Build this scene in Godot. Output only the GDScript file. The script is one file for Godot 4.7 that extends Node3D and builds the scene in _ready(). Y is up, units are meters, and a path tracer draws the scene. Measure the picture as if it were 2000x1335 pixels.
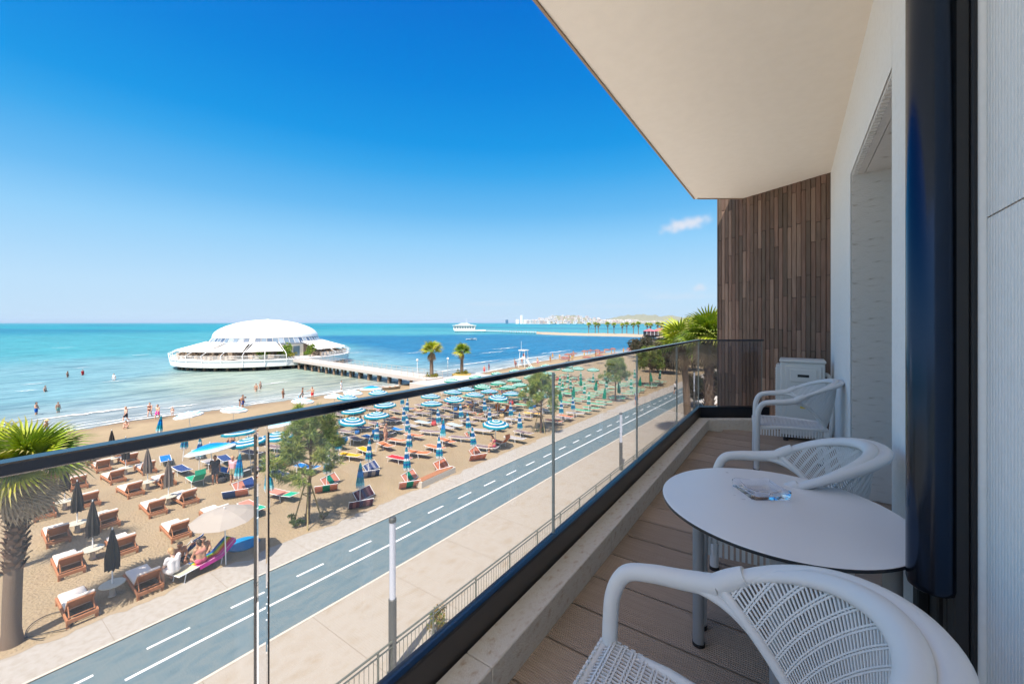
extends Node3D
# A hotel balcony above a beach. World axes: -z runs along the balcony, -x points to the sea, y is up.
# The promenade is y = 0, the sea y = -0.8, the balcony deck y = 8.6; metres.

const DK := 8.6
const SEA := -0.8
const EXPOSURE := 1.9
var M := {}
var used := {}
var rng := RandomNumberGenerator.new()

# ---------------------------------------------------------------- naming and tagging
func numbered(called: String) -> String:
	var n: int = used.get(called, 0)
	used[called] = n + 1
	return called if n == 0 else "%s_%03d" % [called, n]

func thing(called: String, label: String, category: String, at := Vector3.ZERO, turn := 0.0, group := "") -> Node3D:
	var o := Node3D.new()
	o.name = numbered(called)
	add_child(o)
	o.position = at
	o.rotation.y = turn
	tag(o, label, category, group)
	return o

func tag(o: Node, label: String, category: String, group := "") -> void:
	o.set_meta("label", label)
	o.set_meta("category", category)
	if group != "":
		o.set_meta("group", group)

func dup(src: Node3D, label: String, at: Vector3, turn := 0.0, group := "") -> Node3D:
	var c: Node3D = src.duplicate()
	c.name = numbered(String(src.name).rstrip("0123456789_"))
	add_child(c)
	c.position = at
	c.rotation.y = turn
	c.set_meta("label", label)
	if group != "":
		c.set_meta("group", group)
	return c

func part(called: String, mesh: Mesh, m: Material, parent: Node, at := Vector3.ZERO, kind := "") -> MeshInstance3D:
	var o := MeshInstance3D.new()
	o.mesh = mesh
	o.material_override = m
	o.position = at
	if parent == self:
		o.name = numbered(called)
		add_child(o)
	else:
		o.name = called
		parent.add_child(o, true)
	if kind != "":
		o.set_meta("kind", kind)
	return o

func struct(called: String, mesh: Mesh, m: Material) -> MeshInstance3D:
	return part(called, mesh, m, self, Vector3.ZERO, "structure")

func scatter(called: String, mesh: Mesh, m: Material, parent: Node, where: Array, colors: Array = [], kind := "stuff") -> MultiMeshInstance3D:
	var mm := MultiMesh.new()
	mm.transform_format = MultiMesh.TRANSFORM_3D
	mm.use_colors = colors.size() > 0
	mm.mesh = mesh
	mm.instance_count = where.size()
	for i in where.size():
		mm.set_instance_transform(i, where[i])
		if colors.size() > 0:
			mm.set_instance_color(i, colors[i])
	var o := MultiMeshInstance3D.new()
	o.multimesh = mm
	o.material_override = m
	if parent == self:
		o.name = numbered(called)
		add_child(o)
	else:
		o.name = called
		parent.add_child(o, true)
	if kind != "":
		o.set_meta("kind", kind)
	return o

# ---------------------------------------------------------------- shapes
func sb() -> SurfaceTool:
	var st := SurfaceTool.new()
	st.begin(Mesh.PRIMITIVE_TRIANGLES)
	return st

func done(st: SurfaceTool) -> ArrayMesh:
	st.generate_normals()
	return st.commit()

func flat(st: SurfaceTool) -> void:
	st.set_smooth_group(-1)

func soft(st: SurfaceTool, n := 1) -> void:
	st.set_smooth_group(n)

func tri(st: SurfaceTool, a: Vector3, b: Vector3, c: Vector3) -> void:
	st.add_vertex(a)
	st.add_vertex(b)
	st.add_vertex(c)

func quad(st: SurfaceTool, a: Vector3, b: Vector3, c: Vector3, d: Vector3) -> void:
	tri(st, a, b, c)
	tri(st, a, c, d)

func box(st: SurfaceTool, c: Vector3, s: Vector3, b := Basis()) -> void:
	flat(st)
	var h := s * 0.5
	var p: Array[Vector3] = []
	for i in 8:
		p.append(c + b * Vector3(h.x if i & 1 else -h.x, h.y if i & 2 else -h.y, h.z if i & 4 else -h.z))
	quad(st, p[4], p[6], p[7], p[5])
	quad(st, p[1], p[3], p[2], p[0])
	quad(st, p[5], p[7], p[3], p[1])
	quad(st, p[0], p[2], p[6], p[4])
	quad(st, p[2], p[3], p[7], p[6])
	quad(st, p[4], p[5], p[1], p[0])

func span(st: SurfaceTool, lo: Vector3, hi: Vector3) -> void:
	box(st, (lo + hi) * 0.5, hi - lo)

# a box with chamfered edges
func bev(st: SurfaceTool, c: Vector3, s: Vector3, e: float, b := Basis()) -> void:
	flat(st)
	var h := s * 0.5
	var f := func(i: int, ax: int) -> Vector3:
		var v := Vector3((h.x if i & 1 else -h.x), (h.y if i & 2 else -h.y), (h.z if i & 4 else -h.z))
		for k in 3:
			if k != ax:
				v[k] -= signf(v[k]) * e
		return c + b * v
	var faces := [[4, 6, 7, 5, 2], [1, 3, 2, 0, 2], [5, 7, 3, 1, 0], [0, 2, 6, 4, 0], [2, 3, 7, 6, 1], [4, 5, 1, 0, 1]]
	for q in faces:
		quad(st, f.call(q[0], q[4]), f.call(q[1], q[4]), f.call(q[2], q[4]), f.call(q[3], q[4]))
	var edges := [[0, 1, 1, 2], [2, 3, 2, 1], [4, 5, 2, 1], [6, 7, 1, 2], [0, 2, 2, 0], [1, 3, 0, 2], [4, 6, 0, 2], [5, 7, 2, 0], [0, 4, 0, 1], [1, 5, 1, 0], [2, 6, 1, 0], [3, 7, 0, 1]]
	for q in edges:
		quad(st, f.call(q[0], q[2]), f.call(q[1], q[2]), f.call(q[1], q[3]), f.call(q[0], q[3]))
	for i in 8:
		var odd: bool = ((i & 1) + ((i >> 1) & 1) + ((i >> 2) & 1)) % 2 == 1
		if odd:
			tri(st, f.call(i, 0), f.call(i, 1), f.call(i, 2))
		else:
			tri(st, f.call(i, 0), f.call(i, 2), f.call(i, 1))

func rad(r, i: int) -> float:
	return r[i] if r is Array or r is PackedFloat32Array else float(r)

# a tube through points; r is one radius or a list; squash flattens it along the frame's up
func tube(st: SurfaceTool, pts: Array, r, sides := 8, caps := true, squash := 1.0) -> void:
	soft(st)
	var n := pts.size()
	var rings := []
	var up := Vector3.ZERO
	for i in n:
		var a: Vector3 = pts[maxi(i - 1, 0)]
		var b: Vector3 = pts[mini(i + 1, n - 1)]
		var t := (b - a).normalized()
		if i == 0:
			up = Vector3.UP if absf(t.y) < 0.9 else Vector3.RIGHT
		up = (up - t * up.dot(t)).normalized()
		var side := t.cross(up)
		var ring: Array[Vector3] = []
		var rr := rad(r, i)
		for k in sides:
			var w := TAU * k / sides
			var c: Vector3 = pts[i]
			ring.append(c + side * cos(w) * rr + up * sin(w) * rr * squash)
		rings.append(ring)
	for i in n - 1:
		for k in sides:
			var j := (k + 1) % sides
			quad(st, rings[i][k], rings[i][j], rings[i + 1][j], rings[i + 1][k])
	if caps:
		flat(st)
		for k in range(1, sides - 1):
			tri(st, rings[0][0], rings[0][k + 1], rings[0][k])
			tri(st, rings[n - 1][0], rings[n - 1][k], rings[n - 1][k + 1])

# profile points are (radius, height)
func lathe(st: SurfaceTool, prof: Array, sides: int, c := Vector3.ZERO, hard := false) -> void:
	for i in prof.size() - 1:
		if hard:
			soft(st, 2 + i)
		else:
			soft(st, 1)
		var a: Vector2 = prof[i]
		var b: Vector2 = prof[i + 1]
		for k in sides:
			var u := TAU * k / sides
			var v := TAU * (k + 1) / sides
			var p := c + Vector3(cos(u) * a.x, a.y, sin(u) * a.x)
			var q := c + Vector3(cos(v) * a.x, a.y, sin(v) * a.x)
			var s := c + Vector3(cos(v) * b.x, b.y, sin(v) * b.x)
			var t := c + Vector3(cos(u) * b.x, b.y, sin(u) * b.x)
			if a.x > 0.0001:
				tri(st, p, q, s)
			if b.x > 0.0001:
				tri(st, p, s, t)

func ball(st: SurfaceTool, c: Vector3, r: Vector3, rings := 6, sides := 8) -> void:
	soft(st)
	for i in rings:
		for k in sides:
			var f := func(a: int, b: int) -> Vector3:
				var th := PI * a / rings
				var ph := TAU * b / sides
				return c + Vector3(sin(th) * cos(ph) * r.x, cos(th) * r.y, sin(th) * sin(ph) * r.z)
			quad(st, f.call(i, k), f.call(i + 1, k), f.call(i + 1, k + 1), f.call(i, k + 1))

func smooth_path(pts: Array, each := 5) -> Array:
	var out := []
	for i in pts.size() - 1:
		var p0: Vector3 = pts[maxi(i - 1, 0)]
		var p1: Vector3 = pts[i]
		var p2: Vector3 = pts[i + 1]
		var p3: Vector3 = pts[mini(i + 2, pts.size() - 1)]
		for k in each:
			out.append(p1.cubic_interpolate(p2, p0, p3, float(k) / each))
	out.append(pts[pts.size() - 1])
	return out

# a sheet over a grid of points given by where(i, j), coloured by tint(point)
func sheet(nx: int, ny: int, where: Callable, tint = null) -> ArrayMesh:
	var v := PackedVector3Array()
	var n := PackedVector3Array()
	var c := PackedColorArray()
	var ix := PackedInt32Array()
	v.resize((nx + 1) * (ny + 1))
	n.resize(v.size())
	if tint != null:
		c.resize(v.size())
	for j in ny + 1:
		for i in nx + 1:
			v[j * (nx + 1) + i] = where.call(i, j)
	for j in ny + 1:
		for i in nx + 1:
			var at := j * (nx + 1) + i
			var dx := v[j * (nx + 1) + mini(i + 1, nx)] - v[j * (nx + 1) + maxi(i - 1, 0)]
			var dy := v[mini(j + 1, ny) * (nx + 1) + i] - v[maxi(j - 1, 0) * (nx + 1) + i]
			var nn := dx.cross(dy).normalized()
			n[at] = nn if nn.y >= 0.0 else -nn
			if tint != null:
				c[at] = tint.call(v[at])
	for j in ny:
		for i in nx:
			var a := j * (nx + 1) + i
			var b := a + nx + 1
			var e := (v[a + 1] - v[a]).cross(v[b] - v[a])
			if e.y < 0.0:
				ix.append_array([a, a + 1, b + 1, a, b + 1, b])
			else:
				ix.append_array([a, b + 1, a + 1, a, b, b + 1])
	var arr := []
	arr.resize(Mesh.ARRAY_MAX)
	arr[Mesh.ARRAY_VERTEX] = v
	arr[Mesh.ARRAY_NORMAL] = n
	if tint != null:
		arr[Mesh.ARRAY_COLOR] = c
	arr[Mesh.ARRAY_INDEX] = ix
	var m := ArrayMesh.new()
	m.add_surface_from_arrays(Mesh.PRIMITIVE_TRIANGLES, arr)
	return m

# ---------------------------------------------------------------- materials (colours are linear base colours)
func L(r: float, g: float, b: float) -> Color:
	return Color(r, g, b).linear_to_srgb()

func mat(r: float, g: float, b: float, rough := 0.6, metal := 0.0, spec := 0.5) -> StandardMaterial3D:
	var m := StandardMaterial3D.new()
	m.albedo_color = L(r, g, b)
	m.roughness = rough
	m.metallic = metal
	m.metallic_specular = spec
	return m

func vmat(rough := 0.7, spec := 0.4) -> StandardMaterial3D:
	var m := StandardMaterial3D.new()
	m.vertex_color_use_as_albedo = true
	m.roughness = rough
	m.metallic_specular = spec
	return m

func ramp(cols: Array) -> Gradient:
	var g := Gradient.new()
	var offs := PackedFloat32Array()
	var cc := PackedColorArray()
	for i in cols.size():
		offs.append(float(i) / (cols.size() - 1))
		cc.append(cols[i])
	g.offsets = offs
	g.colors = cc
	return g

func ntex(sd: int, freq: float, cols: Array, size := 512, octaves := 4) -> NoiseTexture2D:
	var f := FastNoiseLite.new()
	f.seed = sd
	f.frequency = freq
	f.noise_type = FastNoiseLite.TYPE_SIMPLEX_SMOOTH
	f.fractal_octaves = octaves
	var t := NoiseTexture2D.new()
	t.width = size
	t.height = size
	t.seamless = true
	t.generate_mipmaps = false
	t.noise = f
	if cols.size() > 0:
		t.color_ramp = ramp(cols)
	return t

# a material whose colour drifts between the given linear colours
func nmat(sd: int, freq: float, cols: Array, scale: Vector3, rough := 0.8, bump := 0.0, bump_freq := 0.05, world := true) -> StandardMaterial3D:
	var cc := []
	for c in cols:
		cc.append(L(c[0], c[1], c[2]))
	var m := StandardMaterial3D.new()
	m.albedo_texture = ntex(sd, freq, cc)
	m.uv1_triplanar = true
	m.uv1_world_triplanar = world
	m.uv1_scale = scale
	m.roughness = rough
	m.metallic_specular = 0.35
	if bump > 0.0:
		m.heightmap_enabled = true
		m.heightmap_texture = ntex(sd + 50, bump_freq, [])
		m.heightmap_scale = bump
	return m

func materials() -> void:
	M.white_plastic = mat(0.75, 0.74, 0.725, 0.42)
	M.white_paint = mat(0.78, 0.78, 0.76, 0.5)
	M.table_top = mat(0.86, 0.86, 0.86, 0.3)
	M.table_top.roughness = 1.0
	M.table_top.roughness_texture = ntex(61, 0.02, [Color(0.27, 0.27, 0.27), Color(0.31, 0.31, 0.31), Color(0.34, 0.34, 0.34)])
	M.table_top.uv1_triplanar = true
	M.table_top.uv1_scale = Vector3.ONE * 0.6
	M.dark_edge = mat(0.02, 0.022, 0.025, 0.4)
	M.grey_leg = mat(0.33, 0.33, 0.33, 0.38)
	M.black_metal = mat(0.012, 0.014, 0.02, 0.28)
	M.black_matte = mat(0.02, 0.02, 0.022, 0.55)
	M.rail = mat(0.006, 0.010, 0.022, 0.14, 0.0, 0.85)
	M.channel = mat(0.055, 0.048, 0.045, 0.4)
	M.pipe = mat(0.032, 0.046, 0.075, 0.2, 0.92)
	M.steel = mat(0.80, 0.78, 0.74, 0.14, 1.0)
	M.rust_steel = mat(0.18, 0.13, 0.1, 0.6, 0.4)
	M.pane = StandardMaterial3D.new()
	M.pane.albedo_color = Color(0.9, 0.95, 0.95, 0.035)
	M.pane.transparency = BaseMaterial3D.TRANSPARENCY_ALPHA
	M.pane.roughness = 0.0
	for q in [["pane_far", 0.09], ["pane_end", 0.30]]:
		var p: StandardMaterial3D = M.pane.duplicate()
		p.albedo_color = Color(0.10, 0.10, 0.14, q[1])  # same glass; darker tint stands in for its look at oblique angles
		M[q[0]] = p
	M.edge = mat(0.30, 0.34, 0.32, 0.15)
	M.crystal = StandardMaterial3D.new()
	M.crystal.albedo_color = Color(0.97, 0.98, 1.0, 0.02)
	M.crystal.refraction_enabled = true
	M.crystal.refraction_scale = 0.05
	M.crystal.transparency = BaseMaterial3D.TRANSPARENCY_ALPHA
	M.crystal.roughness = 0.0
	M.ash = M.crystal.duplicate()
	M.ash.refraction_scale = 0.016
	M.plaster = nmat(3, 0.02, [[0.84, 0.76, 0.66], [0.87, 0.79, 0.69]], Vector3.ONE * 0.7, 0.9, 0.12, 0.3)
	M.stone_wall = nmat(4, 0.03, [[0.80, 0.77, 0.73], [0.86, 0.84, 0.81], [0.83, 0.80, 0.76]], Vector3.ONE * 0.8, 0.75, 0.15, 0.12)
	M.travertine = nmat(5, 0.012, [[0.42, 0.37, 0.31], [0.70, 0.67, 0.62], [0.75, 0.72, 0.68], [0.76, 0.73, 0.69], [0.77, 0.74, 0.70], [0.74, 0.71, 0.66], [0.78, 0.75, 0.71]], Vector3(0.9, 3.2, 0.9), 0.6, 0.2, 0.09)
	M.kerb = nmat(6, 0.02, [[0.55, 0.40, 0.27], [0.72, 0.63, 0.52], [0.78, 0.71, 0.61], [0.76, 0.68, 0.57], [0.66, 0.55, 0.42]], Vector3(2.2, 2.2, 1.2), 0.6, 0.2, 0.12)
	M.deck = []
	for k in 4:
		var a: float = [0.46, 0.51, 0.42, 0.48][k]
		M.deck.append(nmat(10 + k, 0.012, [[a * 0.84, a * 0.64, a * 0.49], [a, a * 0.76, a * 0.575], [a * 1.08, a * 0.84, a * 0.65]], Vector3(0.35, 1, 11), 0.65, 0.1, 0.1))
	M.slat = []
	for k in 7:
		var a: float = [0.165, 0.20, 0.135, 0.235, 0.18, 0.27, 0.15][k]
		var g: float = [0.66, 0.61, 0.70, 0.62, 0.67, 0.66, 0.64][k]
		M.slat.append(nmat(20 + k, 0.012, [[a * 0.7, a * g * 0.66, a * g * 0.48], [a, a * g, a * g * 0.72], [a * 1.2, a * g * 1.2, a * g * 0.95]], Vector3(7, 0.45, 7), 0.62, 0.1, 0.1))
	M.concrete = nmat(30, 0.02, [[0.46, 0.41, 0.34], [0.54, 0.48, 0.40], [0.50, 0.45, 0.38]], Vector3.ONE * 0.5, 0.9)
	M.teak = nmat(31, 0.02, [[0.30, 0.12, 0.055], [0.42, 0.18, 0.085], [0.47, 0.22, 0.115]], Vector3(0.6, 6, 6), 0.6, 0.0, 0.1, false)
	M.mattress = mat(0.70, 0.63, 0.56, 0.95)
	M.trunk = nmat(33, 0.03, [[0.11, 0.075, 0.052], [0.20, 0.145, 0.105], [0.25, 0.185, 0.135]], Vector3(1.2, 4, 1.2), 0.95, 1.0, 0.08)
	M.boot = nmat(34, 0.03, [[0.16, 0.10, 0.07], [0.30, 0.20, 0.14]], Vector3.ONE * 3.0, 0.95)
	M.bark = nmat(35, 0.04, [[0.12, 0.075, 0.05], [0.24, 0.15, 0.10]], Vector3(2, 1, 2), 0.95, 1.5, 0.1)
	M.stake = nmat(36, 0.03, [[0.30, 0.23, 0.10], [0.42, 0.33, 0.17]], Vector3(3, 1, 3), 0.9)
	M.leaf = vmat(0.55, 0.4)
	M.leaf.backlight_enabled = true
	M.leaf.backlight = Color(0.35, 0.42, 0.1)
	M.deadleaf = mat(0.25, 0.17, 0.09, 0.9)
	M.cloth = vmat(0.85, 0.2)
	M.cloth.backlight_enabled = true
	M.cloth.backlight = Color(0.35, 0.35, 0.35)
	M.hull = mat(0.80, 0.79, 0.77, 0.6)
	M.awning = mat(0.80, 0.75, 0.67, 0.9)
	M.dome = mat(0.82, 0.82, 0.80, 0.5)
	M.window = mat(0.10, 0.16, 0.21, 0.08, 0.0, 0.8)
	M.pile = nmat(38, 0.05, [[0.20, 0.13, 0.09], [0.34, 0.24, 0.17]], Vector3.ONE, 0.9)
	M.pier = nmat(39, 0.02, [[0.40, 0.35, 0.31], [0.50, 0.45, 0.41], [0.46, 0.41, 0.37]], Vector3.ONE * 0.4, 0.85)
	M.skin = []
	for s in [[0.50, 0.27, 0.17], [0.40, 0.19, 0.11], [0.58, 0.35, 0.25], [0.30, 0.14, 0.08]]:
		var m := mat(s[0], s[1], s[2], 0.5)
		m.subsurf_scatter_enabled = true
		m.subsurf_scatter_strength = 0.1
		M.skin.append(m)
	M.hair = mat(0.03, 0.018, 0.012, 0.6)
	M.blond = mat(0.42, 0.26, 0.12, 0.6)
	M.lamp_white = mat(0.42, 0.44, 0.50, 0.3)
	M.lamp_dark = mat(0.07, 0.075, 0.075, 0.5)
	M.fence = mat(0.11, 0.12, 0.10, 0.5)

# ---------------------------------------------------------------- camera, sky, sun
func sky_image() -> Image:
	var w := 1024
	var h := 512
	var im := Image.create(w, h, false, Image.FORMAT_RGBF)
	# elevation and the colour that the finished picture should show there
	var stops := [[-90.0, 120, 130, 130], [-6.0, 150, 175, 190], [-0.3, 196, 222, 242], [0.0, 197, 223, 243], [4.3, 186, 221, 247], [10.8, 146, 205, 246], [14.9, 104, 184, 239], [19.9, 56, 164, 232], [23.2, 24, 150, 227], [30.0, 6, 131, 219], [38.4, 2, 113, 209], [60.0, 2, 92, 182], [90.0, 2, 82, 168]]
	for s in stops:
		var lin := Color8(s[1], s[2], s[3]).srgb_to_linear()
		s[1] = lin.r * 1.05 / EXPOSURE
		s[2] = lin.g * 1.05 / EXPOSURE
		s[3] = lin.b * 1.05 / EXPOSURE
	var f := FastNoiseLite.new()
	f.seed = 11
	f.frequency = 1.0
	f.fractal_octaves = 5
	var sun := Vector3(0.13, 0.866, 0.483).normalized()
	# clouds: bearing from -z towards +x, elevation, half width, half height, strength
	var puffs := [[-11.6, 12.6, 3.4, 0.85, 0.95], [-9.9, 4.45, 0.8, 0.5, 0.7], [-12.5, 3.4, 6.0, 0.45, 0.28], [-37.0, 2.6, 5.0, 0.22, 0.22], [-20.0, 2.3, 7.0, 0.25, 0.2], [-16.0, 4.2, 4.0, 0.22, 0.2]]
	for y in h:
		var el := 90.0 - 180.0 * (y + 0.5) / h
		var c := Color(stops[0][1], stops[0][2], stops[0][3])
		for k in stops.size() - 1:
			if el >= stops[k][0] and el <= stops[k + 1][0]:
				var t := inverse_lerp(stops[k][0], stops[k + 1][0], el)
				c = Color(lerpf(stops[k][1], stops[k + 1][1], t), lerpf(stops[k][2], stops[k + 1][2], t), lerpf(stops[k][3], stops[k + 1][3], t))
		for x in w:
			var az := wrapf(360.0 * (x + 0.5) / w, -180.0, 180.0)
			var d := Vector3(sin(deg_to_rad(az)) * cos(deg_to_rad(el)), sin(deg_to_rad(el)), -cos(deg_to_rad(az)) * cos(deg_to_rad(el)))
			var o := c
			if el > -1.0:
				var glow := pow(maxf(d.dot(sun), 0.0), 4.5) * 1.0 + pow(maxf(d.dot(sun), 0.0), 60.0) * 0.8  # aureole round the sun, strengthened to brighten the shaded balcony
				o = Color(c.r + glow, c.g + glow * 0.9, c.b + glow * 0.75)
				for p in puffs:
					if absf(az - p[0]) < p[2] * 1.3 and absf(el - p[1]) < p[3] * 2.2:
						var n := f.get_noise_2d(az * 0.75, el * 1.6) * 0.9 + f.get_noise_2d(az * 2.1 + 40.0, el * 3.1) * 0.45
						var lean: float = (az - p[0]) * (0.14 if p[4] > 0.9 else 0.0)
						var a: float = 1.0 - pow((az - p[0]) / p[2], 2.0) - pow((el - p[1] - lean) / p[3], 2.0) + n * 0.9
						a = clampf(a, 0.0, 1.0)
						a = a * a * (3.0 - 2.0 * a) * p[4]
						o = o.lerp(Color(0.80, 0.82, 0.90) / EXPOSURE, a)
			im.set_pixel(x, y, o)
	return im

func light_and_lens() -> void:
	var cam := Camera3D.new()
	cam.name = "camera"
	add_child(cam)
	cam.position = Vector3(0, 10, 0)
	cam.rotation.y = 0.60523
	cam.projection = Camera3D.PROJECTION_FRUSTUM
	cam.near = 0.05
	cam.far = 60000.0
	cam.size = 1335.0 / 795.0 * 0.05
	cam.frustum_offset = Vector2(0, -37.5 / 795.0 * 0.05)
	cam.current = true
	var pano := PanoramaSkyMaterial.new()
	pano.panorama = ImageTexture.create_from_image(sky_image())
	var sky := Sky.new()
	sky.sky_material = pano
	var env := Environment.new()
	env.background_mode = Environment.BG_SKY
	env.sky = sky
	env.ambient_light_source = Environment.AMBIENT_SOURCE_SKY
	env.background_energy_multiplier = 1.0
	env.tonemap_mode = Environment.TONE_MAPPER_LINEAR
	env.tonemap_exposure = EXPOSURE
	env.fog_enabled = true
	env.fog_density = 0.00004
	env.fog_light_color = Color(0.80, 0.88, 0.96)
	env.sdfgi_enabled = true
	env.ssao_enabled = true
	env.ssil_enabled = true
	var we := WorldEnvironment.new()
	we.name = "world_environment"
	we.environment = env
	add_child(we)
	var sun := DirectionalLight3D.new()
	sun.name = "sun"
	add_child(sun)
	sun.look_at_from_position(Vector3(0.13, 0.866, 0.483) * 10.0, Vector3.ZERO)
	sun.light_color = Color(1.0, 0.965, 0.92)
	sun.light_energy = 1.35
	sun.light_angular_distance = 0.5
	sun.shadow_enabled = true

# ---------------------------------------------------------------- ground, roads, sea
func along(tab: Array, z: float) -> float:
	# tab: [z, x] pairs with falling z
	if z >= tab[0][0]:
		return lerpf(tab[0][1], tab[1][1], (z - tab[0][0]) / (tab[1][0] - tab[0][0]))
	for i in tab.size() - 1:
		if z >= tab[i + 1][0]:
			return lerpf(tab[i][1], tab[i + 1][1], (z - tab[i][0]) / (tab[i + 1][0] - tab[i][0]))
	var n := tab.size()
	return lerpf(tab[n - 2][1], tab[n - 1][1], (z - tab[n - 2][0]) / (tab[n - 1][0] - tab[n - 2][0]))

var PAVE_FAR := [[30.0, -20.0], [-6.3, -19.25], [-16.8, -18.6], [-34.0, -17.85], [-53.0, -17.05], [-66.0, -16.2], [-150.0, -9.5]]
var ROAD_FAR := [[30.0, -18.0], [-6.0, -17.38], [-17.0, -16.95], [-32.0, -16.35], [-44.0, -15.65], [-60.0, -14.6], [-150.0, -7.5]]
var WHITE := [[30.0, -16.3], [-5.0, -15.34], [-12.0, -14.97], [-25.6, -14.40], [-37.6, -13.8], [-58.4, -12.85], [-68.0, -12.15], [-150.0, -5.0]]
var ROAD_NEAR := [[30.0, -14.6], [-4.5, -13.66], [-11.2, -13.37], [-24.0, -12.95], [-39.0, -12.2], [-62.0, -11.0], [-150.0, -3.5]]
var SHORE := [[60.0, -56.0], [10.0, -58.5], [-7.0, -59.4], [-13.0, -60.0], [-24.0, -58.7], [-40.0, -57.9], [-50.0, -55.4], [-56.0, -54.4], [-68.0, -55.3], [-82.0, -56.8], [-102.0, -58.5], [-134.0, -57.5], [-150.0, -48.0], [-230.0, -40.0], [-420.0, -20.0]]

func sand_y(x: float, z: float) -> float:
	var d := x - along(SHORE, z)
	if d < 0.0:
		return maxf(SEA + d * 0.05, -4.0)
	return SEA + (1.0 - pow(1.0 - clampf(d / 26.0, 0.0, 1.0), 1.6)) * 0.8

func on_sand(x: float, z: float) -> Vector3:
	return Vector3(x, sand_y(x, z), z)

func strip(a: Array, b: Array, y: float, z0: float, z1: float, n: int, cuts := 1) -> ArrayMesh:
	return sheet(cuts, n, func(i: int, j: int) -> Vector3:
		var z := lerpf(z0, z1, float(j) / n)
		return Vector3(lerpf(along(a, z), along(b, z), float(i) / cuts), y, z))

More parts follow.
